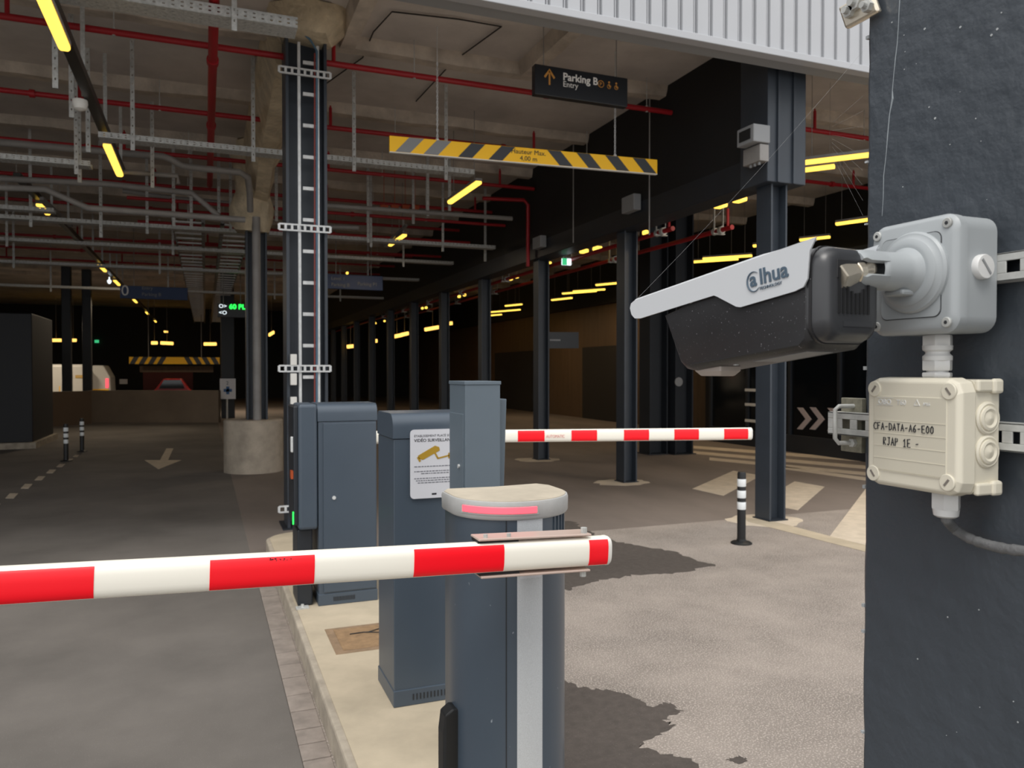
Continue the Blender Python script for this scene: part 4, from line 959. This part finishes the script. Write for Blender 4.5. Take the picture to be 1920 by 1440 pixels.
# rails on pillar
def rail(name, label, pyl, pyr, y0, y1, zc, holes):
    t = thing(name, label, 'rail', (XP-.009, (y0+y1)/2, zc)); h2 = .0143; x0, x1 = XP-.018, XP
    # C profile with slots: webs between slot pieces
    m = MB(); m.box(x0, x0+.002, y0, y1, zc+.006, zc+h2).box(x0, x0+.002, y0, y1, zc-h2, zc-.006)
    m.box(x0, x1-.0005, y0, y1, zc+h2-.002, zc+h2).box(x0, x1-.0005, y0, y1, zc-h2, zc-h2+.002)
    ys = sorted(holes); prev = y0
    for (a, b) in ys: m.box(x0, x0+.002, prev, a, zc-.006, zc+.006); prev = b
    m.box(x0, x0+.002, prev, y1, zc-.006, zc+.006)
    m.build('channel', M_galv, t, bevel=.0006); 
    MB().box(x1-.003, x1-.001, y0+.002, y1-.002, zc-.01, zc+.01).build('slot_backing', M_cabd, t) if y1 < yE+.0 else None
    return t
def yy(px, py): return onX(px, py, XP-.018).y
zc = onX(1889, 820, XP-.018).z
hl = [(yy(1593, 795)-.0, yy(1578, 795)), (yy(1622, 795), yy(1606, 795)), (yy(1878, 818), yy(1862, 818)), (yy(1912, 822), yy(1898, 822))]
hl = [(min(a, b), max(a, b)) for a, b in hl]
yleft = onX(1552, 795, XP-.018).y
t = rail('mounting_rail', 'slotted galvanised rail behind the cream junction box, sticking out left of the pillar', 0, 0, -.9, yleft, zc, hl)
zu = onX(1895, 499, XP-.018).z
hl = [(yy(1912, 498), yy(1886, 498))]; hl = [(min(a), max(a)) for a in hl]
rail('mounting_rail', 'slotted galvanised rail behind the grey camera mounting box', 0, 0, -.9, .60, zu, hl)
# U clamp at the pillar edge on the lower rail
t = thing('beam_clamp', 'zinc U-bolt clamp gripping the lower rail at the pillar edge', 'clamp', (XP, yE, zc))
pa = onX(1598, 768, XP-.026); pb = onX(1584, 836, XP-.026)
MB().tube([(XP+.01, yE+.012, zc+.022), (XP-.024, yE+.016, zc+.022), (XP-.028, yE+.018, zc+.018), (XP-.028, yE+.018, zc-.018), (XP-.024, yE+.016, zc-.024), (XP+.012, yE+.012, zc-.024)], .0028, 10).build('u_bolt', M_galv, t, smooth=True)
MB().box(XP-.003, XP+.005, yE+.0005, yE+.034, zc-.036, zc+.032).build('clamp_plate', mat('zinc_plate', '#8f8c7c', .6, .3, noise=.3, nscale=90), t, bevel=.001)
MB().cyl((XP+.004, yE+.012, zc-.024), (XP-.008, yE+.012, zc-.024), .0055, 6).build('nut', M_galv, t)
# bolts at the top
t = thing('bolt_clamp', 'galvanised clamp with hex bolts at the top edge of the pillar', 'clamp', onX(1610, 15, XP))
c = onX(1612, 18, XP-.01)
MB().obox(c, Vector((.004, 0, 0)), Vector((0, .026, 0)), Vector((0, .006, .016))).build('plate', M_nickel, t, bevel=.003)
for (px, py, r_) in ((1588, 20, .0085), (1600, 4, .010), (1622, 10, .008)):
    q = onX(px, py, XP-.02); MB().cyl(q, q+Vector((.012, 0, 0)), r_*.95, 6).cyl(q-Vector((.006, 0, 0)), q, r_*.5, 12).build('hex_bolt', M_galv, t)
# ---- cream junction box
XL = XP-.018-.056        # lid plane
yR = onX(1798, 820, XL).y; yLf = onX(1625, 810, XL).y
zt = onX(1790, 712, XL).z; zb = onX(1797, 932, XL).z
def rrect(y0, y1, z0, z1, r, x, n=5, cham=False):
    pts = []
    for (cy_, cz_, a0) in ((y1-r, z1-r, 0), (y0+r, z1-r, PI/2), (y0+r, z0+r, PI), (y1-r, z0+r, 1.5*PI)):
        for k in range(n+1): a = a0+PI/2*k/n; pts.append((x, cy_+r*math.cos(a), cz_+r*math.sin(a)))
    return pts
t = thing('junction_box', 'cream plastic junction box with handwritten marks on the pillar rail', 'junction box', (XL+.028, (yR+yLf)/2, zb))
XB = XP-.0185
MB().loft([rrect(yR, yLf, zb, zt, .008, XB), rrect(yR, yLf, zb, zt, .008, XL+.022)]).build('base', M_cream, t, smooth=True)
MB().loft([rrect(yR-.002, yLf+.002, zb-.002, zt+.002, .014, XL+.021, 2), rrect(yR-.001, yLf+.001, zb-.001, zt+.001, .014, XL+.004, 2), rrect(yR+.003, yLf-.003, zb+.003, zt-.003, .012, XL, 2)]).build('lid', M_cream, t, bevel=.0015)
MB().loft([rrect(yR+.013, yLf-.010, zb+.016, zt-.018, .004, XL+.001), rrect(yR+.0135, yLf-.0105, zb+.0165, zt-.0185, .004, XL-.0008)]).build('label_field', M_creamd, t, bevel=.0003)
for kz in range(5):
    zz = zt-.045-kz*.0135; MB().box(XL-.0012, XL-.0006, yR+.014, yLf-.011, zz, zz+.0004).build('field_line', M_cream, t)
MB().box(XB-.014, XB, yR-.006, yR+.001, zt-.014, zt+.001).build('side_flange', M_cream, t, bevel=.003); MB().box(XB-.014, XB, yR-.006, yR+.001, zb-.001, zb+.014).build('side_flange', M_cream, t, bevel=.003)
MB().box(XL+.022, XB-.013, yR-.004, yR+.002, zt-.012, zt).build('side_flange', M_cream, t, bevel=.002); MB().box(XL+.022, XB-.013, yR-.004, yR+.002, zb, zb+.012).build('side_flange', M_cream, t, bevel=.002)
for (yy_, zz, an) in ((yR+.011, zt-.0115, .9), (yLf-.011, zt-.011, -.9), (yR+.012, zb+.0125, -.9), (yLf-.010, zb+.011, .9)):
    s1 = MB().lathe((XL+.001, yy_, zz), [(.0085, 0), (.0085, .002), (.0078, .0026)], 24, axis=(-1, 0, 0)).build('lid_screw', M_cream, t, smooth=True)
    MB().obox((XL-.0018, yy_, zz), Vector((.0003, 0, 0)), Vector((0, math.cos(an), math.sin(an)))*.0042, Vector((0, -math.sin(an), math.cos(an)))*.0011).build('screw_slot', M_under, s1)
for f_ in (.665, .375):
    zz = zb+(zt-zb)*f_; xc = (XL+.022+XB)/2
    MB().lathe((xc, yR+.0008, zz), [(.0165, 0), (.0165, .002), (.0145, .0035), (.0125, .0025), (.012, .0042), (.0095, .005), (.007, .0035), (.006, .004), (.0, .0055)], 32, axis=(0, -1, 0)).build('cable_knockout', M_cream, t, smooth=True)
# handwriting
GL = {'C': [[(1,.85),(.7,1),(.25,.9),(0,.5),(.25,.08),(.7,0),(1,.12)]], 'F': [[(.1,0),(0,1),(.9,1)],[(0,.55),(.7,.58)]], 'A': [[(0,0),(.5,1),(1,0)],[(.15,.4),(.85,.38)]],
      '-': [[(.1,.45),(.8,.5)]], 'D': [[(.1,0),(.05,1)],[(0,1),(.6,.95),(1,.6),(.9,.2),(.1,0)]], 'T': [[(0,1),(1,1)],[(.5,1),(.5,0)]], '6': [[(.8,1),(.3,.75),(0,.3),(.3,0),(.75,.05),(.8,.4),(.4,.5),(.05,.3)]],
      'E': [[(.9,1),(.05,.98),(.1,0),(1,0)],[(.1,.52),(.8,.5)]], '0': [[(.5,1),(.1,.7),(.1,.2),(.5,0),(.9,.25),(.9,.75),(.5,1)]], 'R': [[(.05,0),(.05,1),(.7,.95),(.8,.65),(.1,.5),(.85,0)]],
      'J': [[(.2,1),(.95,1)],[(.7,1),(.7,.2),(.4,0),(.05,.15)]], 'P': [[(.05,0),(.05,1),(.75,.95),(.8,.6),(.1,.48)]], '1': [[(.1,.7),(.5,1),(.5,0)],[(.15,0),(.85,0)]]}
def handwrite(parent, s, ystart, z0, cw, ch, x):
    m = MB(); y = ystart; random.seed(2)
    for chh in s:
        if chh != ' ':
            for st in GL[chh]:
                pts = [(x, y-a*cw*.72, z0+b*ch) for a, b in st]
                m.tube(pts, .0005, 5)
        y -= cw
    return m.build('handwriting', M_ink, parent)
ya, yb = onX(1640, 800, XL).y, onX(1752, 800, XL).y
handwrite(t, 'CFA-DATA-A6-E00', ya, onX(1700, 809, XL).z-.0, (ya-yb)/14.7, .0075, XL-.0014)
ya2, yb2 = onX(1658, 828, XL).y, onX(1724, 835, XL).y
handwrite(t, 'RJAP 1E -', ya2, onX(1700, 838, XL).z, (ya2-yb2)/8.7, .0083, XL-.0014)
p1 = onX(1648, 757, XL)
text('embossed_mark', 'OBO', M_wht, t, (XL-.0009, p1.y, p1.z), (0, -1, 0), (0, 0, 1), .0078, .0004, bold=.0001)
MB().box(XL-.0012, XL-.0006, p1.y-.0195, p1.y+.0015, p1.z-.0012, p1.z-.0008).box(XL-.0012, XL-.0006, p1.y-.0195, p1.y+.0015, p1.z+.0066, p1.z+.007).build('embossed_frame', M_wht, t)
text('embossed_mark', 'T60', M_wht, t, (XL-.0009, p1.y-.024, p1.z), (0, -1, 0), (0, 0, 1), .0075, .0004)
p1 = onX(1715, 760, XL)
MB().tube([(XL-.001, p1.y, p1.z), (XL-.001, p1.y-.0035, p1.z+.006), (XL-.001, p1.y-.007, p1.z), (XL-.001, p1.y, p1.z)], .0004, 5).build('embossed_mark', M_wht, t)
text('embossed_mark', 'IP65', M_wht, t, (XL-.0009, p1.y-.011, p1.z), (0, -1, 0), (0, 0, 1), .0048, .0004)
# glands
def gland(label, c, z0, z1, name='cable_gland', up=True, cat='cable gland', r=.0125):
    t = thing(name, label, cat, (c[0], c[1], z0)); h = z1-z0
    def hexa(za, zb_, rr): return MB().lathe((c[0], c[1], 0), [(rr*.94, za), (rr, za+.001), (rr, zb_-.001), (rr*.94, zb_)], 6)
    return t, hexa
cgx, cgy = (XL+XB)/2+.006, onX(1750, 660, (XL+XB)/2).y
zt1 = onX(1750, 618, cgx).z; zt0 = zt+.002
t, hexa = gland('white threaded gland pair joining the grey mounting box to the cream box', (cgx, cgy), zt0, zt1)
hh_ = zt1-zt0
hexa(zt0, zt0+.10*hh_, .0150).build('collar', M_wht, t, smooth=True)
hexa(zt0+.14*hh_, zt0+.36*hh_, .0148).build('hex_nut', M_wht, t, smooth=True)
MB().lathe((cgx, cgy, 0), [(.0142, zt0+.35*hh_), (.0142, zt0+.44*hh_), (.0115, zt0+.49*hh_), (.0115, zt0+.53*hh_), (.0142, zt0+.57*hh_), (.0145, zt0+.66*hh_)], 28).build('dome_ring', M_wht, t, smooth=True)
hexa(zt0+.64*hh_, zt0+.88*hh_, .0148).build('hex_nut', M_wht, t, smooth=True)
MB().lathe((cgx, cgy, 0), [(.0105, zt0), (.0105, zt1)], 20).build('thread', M_wht, t, smooth=True)
MB().lathe((cgx, cgy, 0), [(.0150, zt1-.10*hh_), (.0150, zt1)], 28).build('collar', M_wht, t, smooth=True)
c2x, c2y = (XL+XB)/2+.003, onX(1770, 945, (XL+XB)/2).y
zz1 = zb-.002; zz0 = onX(1770, 969, c2x).z
t = thing('cable_gland', 'white cable gland under the cream junction box where the grey cable enters', 'cable gland', (c2x, c2y, zz0))
MB().lathe((c2x, c2y, 0), [(.0133, zz1-.018), (.014, zz1-.017), (.014, zz1-.001), (.0133, zz1)], 6).build('hex_nut', M_wht, t, smooth=True)
MB().lathe((c2x, c2y, 0), [(.009, zz0-.0), (.0118, zz0+.002), (.0125, zz0+.007), (.0128, zz1-.018)], 28).build('dome_ring', M_wht, t, smooth=True)
cab = [Vector((c2x, c2y, zz0+.006)), Vector((c2x, c2y-.001, zz0-.002))]+[onX(px, py, XP-.02-.004*i) for i, (px, py) in enumerate(((1790, 992), (1815, 1008), (1840, 1018), (1870, 1026), (1900, 1031), (1960, 1037)))]
# smooth the cable with Catmull-Rom
def crom(P, n=6):
    P = [P[0]]+P+[P[-1]]; out = []
    for i in range(1, len(P)-2):
        for k in range(n):
            t_ = k/n; a, b, c, d_ = P[i-1], P[i], P[i+1], P[i+2]
            out.append(.5*((2*b)+(c-a)*t_+(2*a-5*b+4*c-d_)*t_*t_+(3*b-a-3*c+d_)*t_**3))
    return out+[P[-2]]
cabp = crom(cab); random.seed(8)
tag(MB().tube(cabp, [.0052*random.uniform(.92, 1.1) for _ in cabp], 14).build('grey_cable', M_cable, smooth=True), 'grey taped cable curving out below the cream junction box', 'cable')
# ---- grey camera mounting box
XG = XL-.002; yR = onX(1792, 510, XG).y; yLf = onX(1632, 520, XG).y
zt = onX(1780, 399, XG).z; zb = onX(1780, 622, XG).z
t = thing('mounting_box', 'light grey die-cast box with round arm socket holding the camera', 'junction box', (XG+.03, (yR+yLf)/2, zb))
ro = lambda e, x, r=.016: rrect(yR+e, yLf-e, zb+e, zt-e, r, x, 6)
MB().loft([ro(0, XB), ro(0, XG+.008), ]).build('base', M_gbox, t, smooth=True)
MB().loft([ro(-.0008, XG+.016), ro(-.0008, XG+.006), ro(.002, XG+.002), ro(.005, XG)]).build('cover', M_gbox, t, smooth=True)
MB().loft([ro(.0155, XG+.001, .008), ro(.0155, XG-.0006, .008)]).build('recess_line', M_cgrey, t)
MB().loft([ro(.0163, XG+.001, .0075), ro(.0163, XG-.0014, .0075)]).build('inner_plate', M_gbox, t, smooth=True)
for (yy_, zz) in ((yR+.0095, zt-.0095), (yLf-.0095, zt-.0095), (yR+.0095, zb+.0095), (yLf-.0095, zb+.0095)):
    s1 = MB().lathe((XG+.001, yy_, zz), [(.0052, 0), (.0052, .002), (.0045, .0026)], 20, axis=(-1, 0, 0)).build('cover_screw', M_galv, t, smooth=True)
    MB().lathe((XG-.0015, yy_, zz), [(.0020, 0), (.0020, .0004)], 6, axis=(-1, 0, 0)).build('hex_socket', M_cgrey, s1)
dc = onX(1712, 512, XG); dc = Vector((XG, dc.y, dc.z))
MB().lathe(dc, [(.042, -.001), (.042, .003), (.040, .0055), (.0375, .006), (.034, .0095), (.0345, .0095), (.030, .012), (.027, .012)], 48, axis=(-1, 0, 0)).build('socket_ring', M_gbox, t, smooth=True)
xe = onY(1632, 512, dc.y).x; La = XG-xe; xj = onY(1597, 512, dc.y).x
MB().lathe(dc, [(.0265, .008), (.025, .013), (.0215, .018), (.0198, .024), (.0195, La-.008), (.0185, La-.004), (.0165, La-.002), (.0150, La-.004), (.0145, La-.02)], 40, axis=(-1, 0, 0)).build('arm_socket', M_gbox, t, smooth=True)
for sg_, nm in ((1, 'upper_jaw'), (-1, 'lower_jaw')):
    rings = []
    for xx, k_ in ((xe+.008, 1), (xj+.008, 1), (xj+.003, .97), (xj, .9)):
        a0_, a1_ = math.radians(22 if xx > xj+.005 else 30), math.radians(158 if xx > xj+.005 else 150); o_ = []; i_ = []
        for q in range(13):
            a = a0_+(a1_-a0_)*q/12; o_.append((xx, dc.y+.0196*k_*math.cos(a), dc.z+sg_*.0196*k_*math.sin(a))); i_.append((xx, dc.y+.0142*math.cos(a), dc.z+sg_*.0142*math.sin(a)))
        rings.append(o_+i_[::-1])
    MB().loft(rings).build(nm, M_gbox, t, smooth=True)
MB().box(xe+.03, xe+.05, dc.y-.012, dc.y+.012, dc.z-.0245, dc.z-.018).build('lock_tab', M_gbox, t, bevel=.003)
pl = onY(1838, 501, yR); 
pg = MB().lathe((pl.x-.0, yR+.001, pl.z), [(.0125, 0), (.0125, .006), (.0115, .0075), (.0, .0078)], 32, axis=(0, -1, 0)).build('blanking_plug', M_wht, t, smooth=True)
MB().obox((pl.x, yR-.0068, pl.z), Vector((.006, 0, -.007)), Vector((0, .0006, 0)), Vector((.0008, 0, .0008))).build('plug_slot', M_soff, pg)
# ================================================================== SURVEILLANCE CAMERA
AX = math.radians(-8); dr = Vector((math.sin(AX), math.cos(AX), 0)); sdv = Vector((math.cos(AX), -math.sin(AX), 0))
B0 = Vector((.5447, .591, 0))
def onside(px, py, v=0):            # point on the camera's left side plane -> (u, z)
    q = onPlane(px, py, B0+sdv*v, sdv); return (q-B0).dot(dr), q.z
def K(u, v, z): q = B0+dr*u+sdv*v; return Vector((q.x, q.y, z))
WB = .088
t = thing('surveillance_camera', 'black bullet surveillance camera under a pale sunshield, mounted on the pillar', 'camera', (B0+dr*.1+sdv*.04+Vector((0, 0, 1.65))))
body_px = [(1238, 590), (1269, 684), (1277, 693), (1291, 695), (1505, 655), (1517, 640), (1519, 600), (1519, 500), (1505, 465), (1480, 470)]
pr = [onside(a, b) for a, b in body_px]
# side profile inset near the sides for a chamfer look
cu = sum(p[0] for p in pr)/len(pr); cz = sum(p[1] for p in pr)/len(pr)
def inset(e): 
    return [(cu+(a-cu)*(1-e*.5), cz+(b-cz)*(1-e)) for a, b in pr]
rg = []
for (v, e) in ((0.0, .14), (.003, .08), (.009, .025), (.016, 0), (WB-.016, 0), (WB-.009, .025), (WB-.003, .08), (WB, .14)):
    rg.append([K(a, v, b) for a, b in inset(e)])
MB().loft(rg).build('housing', M_cbody, t, smooth=True)
# rear cover
ub = onside(1519, 550)[0]; zr0 = onside(1519, 642)[1]; zr1 = onside(1519, 460)[1]
def rsec(u, e, r=.02):
    y0, y1, z0_, z1_ = .001+e, WB-.001-e, zr0+e, zr1-e; pts = []
    for (cv, cz_, a0) in ((y1-r, z1_-r, 0), (y0+r, z1_-r, PI/2), (y0+r, z0_+r, PI), (y1-r, z0_+r, 1.5*PI)):
        for k in range(7): a = a0+PI/2*k/6; pts.append(K(u, cv+r*math.cos(a), cz_+r*math.sin(a)))
    return pts
MB().loft([rsec(.03, 0), rsec(-.004, 0), rsec(-.012, .003), rsec(-.016, .008, .016), rsec(-.017, .014, .012)]).build('rear_cover', M_cgrey, t, smooth=True)
MB().loft([rsec(.0015, -.0012), rsec(-.0015, -.0012)]).build('seal_band', M_cbody, t, smooth=True)
m = MB()
for k, (h0, h1) in enumerate(((.012, .056), (.012, .046), (.012, .038), (.012, .034), (.012, .032), (.012, .033), (.012, .037), (.012, .041))):
    v = .020+.0062*k; m.obox(K(-.0175, v, zr0+.016+(h0+h1)/2), sdv*.0012, dr*.0012, Vector((0, 0, (h1-h0)/2)))
m.build('cooling_slots', M_black, t)
MB().obox(K(-.0172, WB*.5, zr1-.023), sdv*.027, dr*.0006, Vector((0, 0, .009))).build('rear_panel', M_cbody, t, bevel=.0015)
MB().obox(K(-.0168, WB*.55, zr0+.018), sdv*.022, dr*.001, Vector((0, 0, .0025))).build('rear_label', M_cgrey, t)
# front glass (faces away)
uF = onside(1255, 640)[0]
MB().obox(K(uF-.004, WB/2, cz-.0), sdv*.03, dr*.006, Vector((0, 0, .025))).build('front_window', M_glass, t)
# shield
sh_px = [(1530, 444), (1360, 504), (1190, 563), (1183, 569), (1181, 578), (1184, 590), (1190, 597), (1200, 597), (1338, 554), (1344, 556), (1380, 575), (1388, 576), (1490, 546), (1506, 538), (1514, 522), (1518, 470)]
sh = [onside(a, b, -.004) for a, b in sh_px]
def P3(u, z, v): return K(u, v, z)
m = MB(); m.loft([[P3(a, b, -.004) for a, b in sh], [P3(a, b, -.0022) for a, b in sh]])
m.build('shield_flank', M_shield, t, smooth=True)
MB().loft([[P3(a, b, WB+.004) for a, b in sh], [P3(a, b, WB+.0022) for a, b in sh]]).build('shield_flank', M_shield, t, smooth=True)
(u0, z0_), (u1, z1_) = sh[0], sh[2]
def roof(u, z, off):
    pts = []; n = 14
    for k in range(n+1):
        a = PI-PI*k/n; ub_ = .075*(math.sin(a)**.8) if u == u0 else 0; v = WB/2+(WB/2+.004-off)*(abs(math.cos(a))**.35)*(1 if math.cos(a) >= 0 else -1); pts.append((u+ub_, v, z-ub_*.19-off+.006*(math.sin(a)**.7)))
    return pts
ro_, ri_ = [], []
rings = []
for k in range(5):
    f_ = k/4; u = u0+(u1-u0)*f_; z = z0_+(z1_-z0_)*f_-.0018
    o = roof(u, z, 0); i = roof(u, z, .0018); rings.append([K(a, v, z2) for a, v, z2 in o]+[K(a, v, z2) for a, v, z2 in i[::-1]])
MB().loft(rings).build('shield_roof', M_shield, t, smooth=True)
# logo on shield flank
e0 = onside(1403, 541, -.0045); e1 = onside(1473, 521, -.0045)
lx_ = K(e0[0], -.0045, e0[1]); lx1 = K(e1[0], -.0045, e1[1]); ld = (lx1-lx_).normalized()
size = (lx1-lx_).length
up_ = Vector((0, 0, 1))
up2 = (up_-ld*up_.dot(ld)).normalized()
sp_ = lx_-sdv*.0002
text('logo', 'a', M_logo, t, sp_+ld*size*.06+up2*size*.02, ld, up_, size*.44, .0003, bold=size*.009)
text('logo', 'lhua', M_logo, t, sp_+ld*size*.325+up2*size*.02, ld, up_, size*.46, .0003, bold=size*.009, sx=1.0)
cc = sp_+ld*size*.17+up2*size*.11
MB().tube([cc+ld*size*.19*math.cos(a)*(1-.1*k/20)+up2*size*.21*math.sin(a) for k, a in enumerate([.9+4.6*k/20 for k in range(21)])], [size*(.006+.014*math.sin(PI*k/20)) for k in range(21)], 6).build('logo_swirl', M_logo, t)
text('logo', 'TECHNOLOGY', M_logo, t, sp_+ld*size*.30-up2*size*.10, ld, up_, size*.088, .0003)
# light sensor under body and label
ua, za = onside(1320, 693, .03); ub_, zb_ = onside(1372, 688, .03)
c = K((ua+ub_)/2, .03, (za+zb_)/2)
def sq(cz_, s1, s2): return [c+dr*a*s1+sdv*b*s2+Vector((0, 0, cz_)) for a, b in ((-1, -1), (1, -1), (1, 1), (-1, 1))]
MB().loft([sq(.004, .021, .016), sq(-.003, .021, .016), sq(-.009, .016, .011)]).build('light_sensor', mat('sensor_grey', '#b5aaa2', .4), t, bevel=.0015)
zbm = lambda u: pr[3][1]+(pr[4][1]-pr[3][1])*(u-pr[3][0])/(pr[4][0]-pr[3][0])
m = MB(); ul0, ul1 = .02, .09
m.loft([[K(a, .02, zbm(a)-.0006), K(a, .06, zbm(a)-.0006), K(a, .06, zbm(a)+.001), K(a, .02, zbm(a)+.001)] for a in (ul0, ul1)]).build('type_label', M_soff, t)
for u in (.115, .16):
    q = K(u, .02, zbm(u)); MB().cyl(q-Vector((0, 0, .0012)), q+Vector((0, 0, .001)), .003, 12).build('base_screw', M_galv, t)
# metal joint between camera rear and socket
j0 = Vector((onY(1617, 512, dc.y).x, dc.y, dc.z)); j1 = K(-.012, .022, 0); dd_ = (j1-EYE).dot(Fv); j1.z = atD(1570, 527, dd_).z
jt = thing('swivel_joint', 'shiny nickel ball joint between the camera and the grey arm socket', 'joint', j0)
dj = (j1-j0).normalized(); Lj = (j1-j0).length
MB().lathe(j0, [(.0, -.012), (.007, -.011), (.012, -.006), (.0138, 0), (.0132, .004), (.0105, .009), (.0095, .012)], 28, axis=dj).build('ball', M_nickel, jt, smooth=True)
MB().lathe(j0, [(.0115, .010), (.0125, .011), (.0125, .020), (.0115, .021)], 28, axis=dj).build('lock_ring', M_nickel, jt, smooth=True)
MB().lathe(j0, [(.0115, .021), (.013, .022), (.013, max(.028, Lj-.002)), (.012, max(.03, Lj))], 6, axis=dj).build('hex_nut', M_nickel, jt)
# spider silk
m = MB(); a = K(onside(1195, 560)[0], 0, onside(1195, 560)[1]); b = onX(1618, 96, XP); n = 14
m.tube([a.lerp(b, k/n)-Vector((0, 0, .006*math.sin(PI*k/n))) for k in range(n+1)], .00009, 4)
hub = Vector(onX(1560, 260, XP-.02)); random.seed(4)
for k in range(9):
    e = onX(1618, 180+k*28, XP); m.tube([hub+Vector((0, 0, .02*(4-k)/4)), e], .00006, 4)
tag(m.build('spider_web', M_web), 'fine spider threads between the camera shield and the pillar edge', 'spider web')
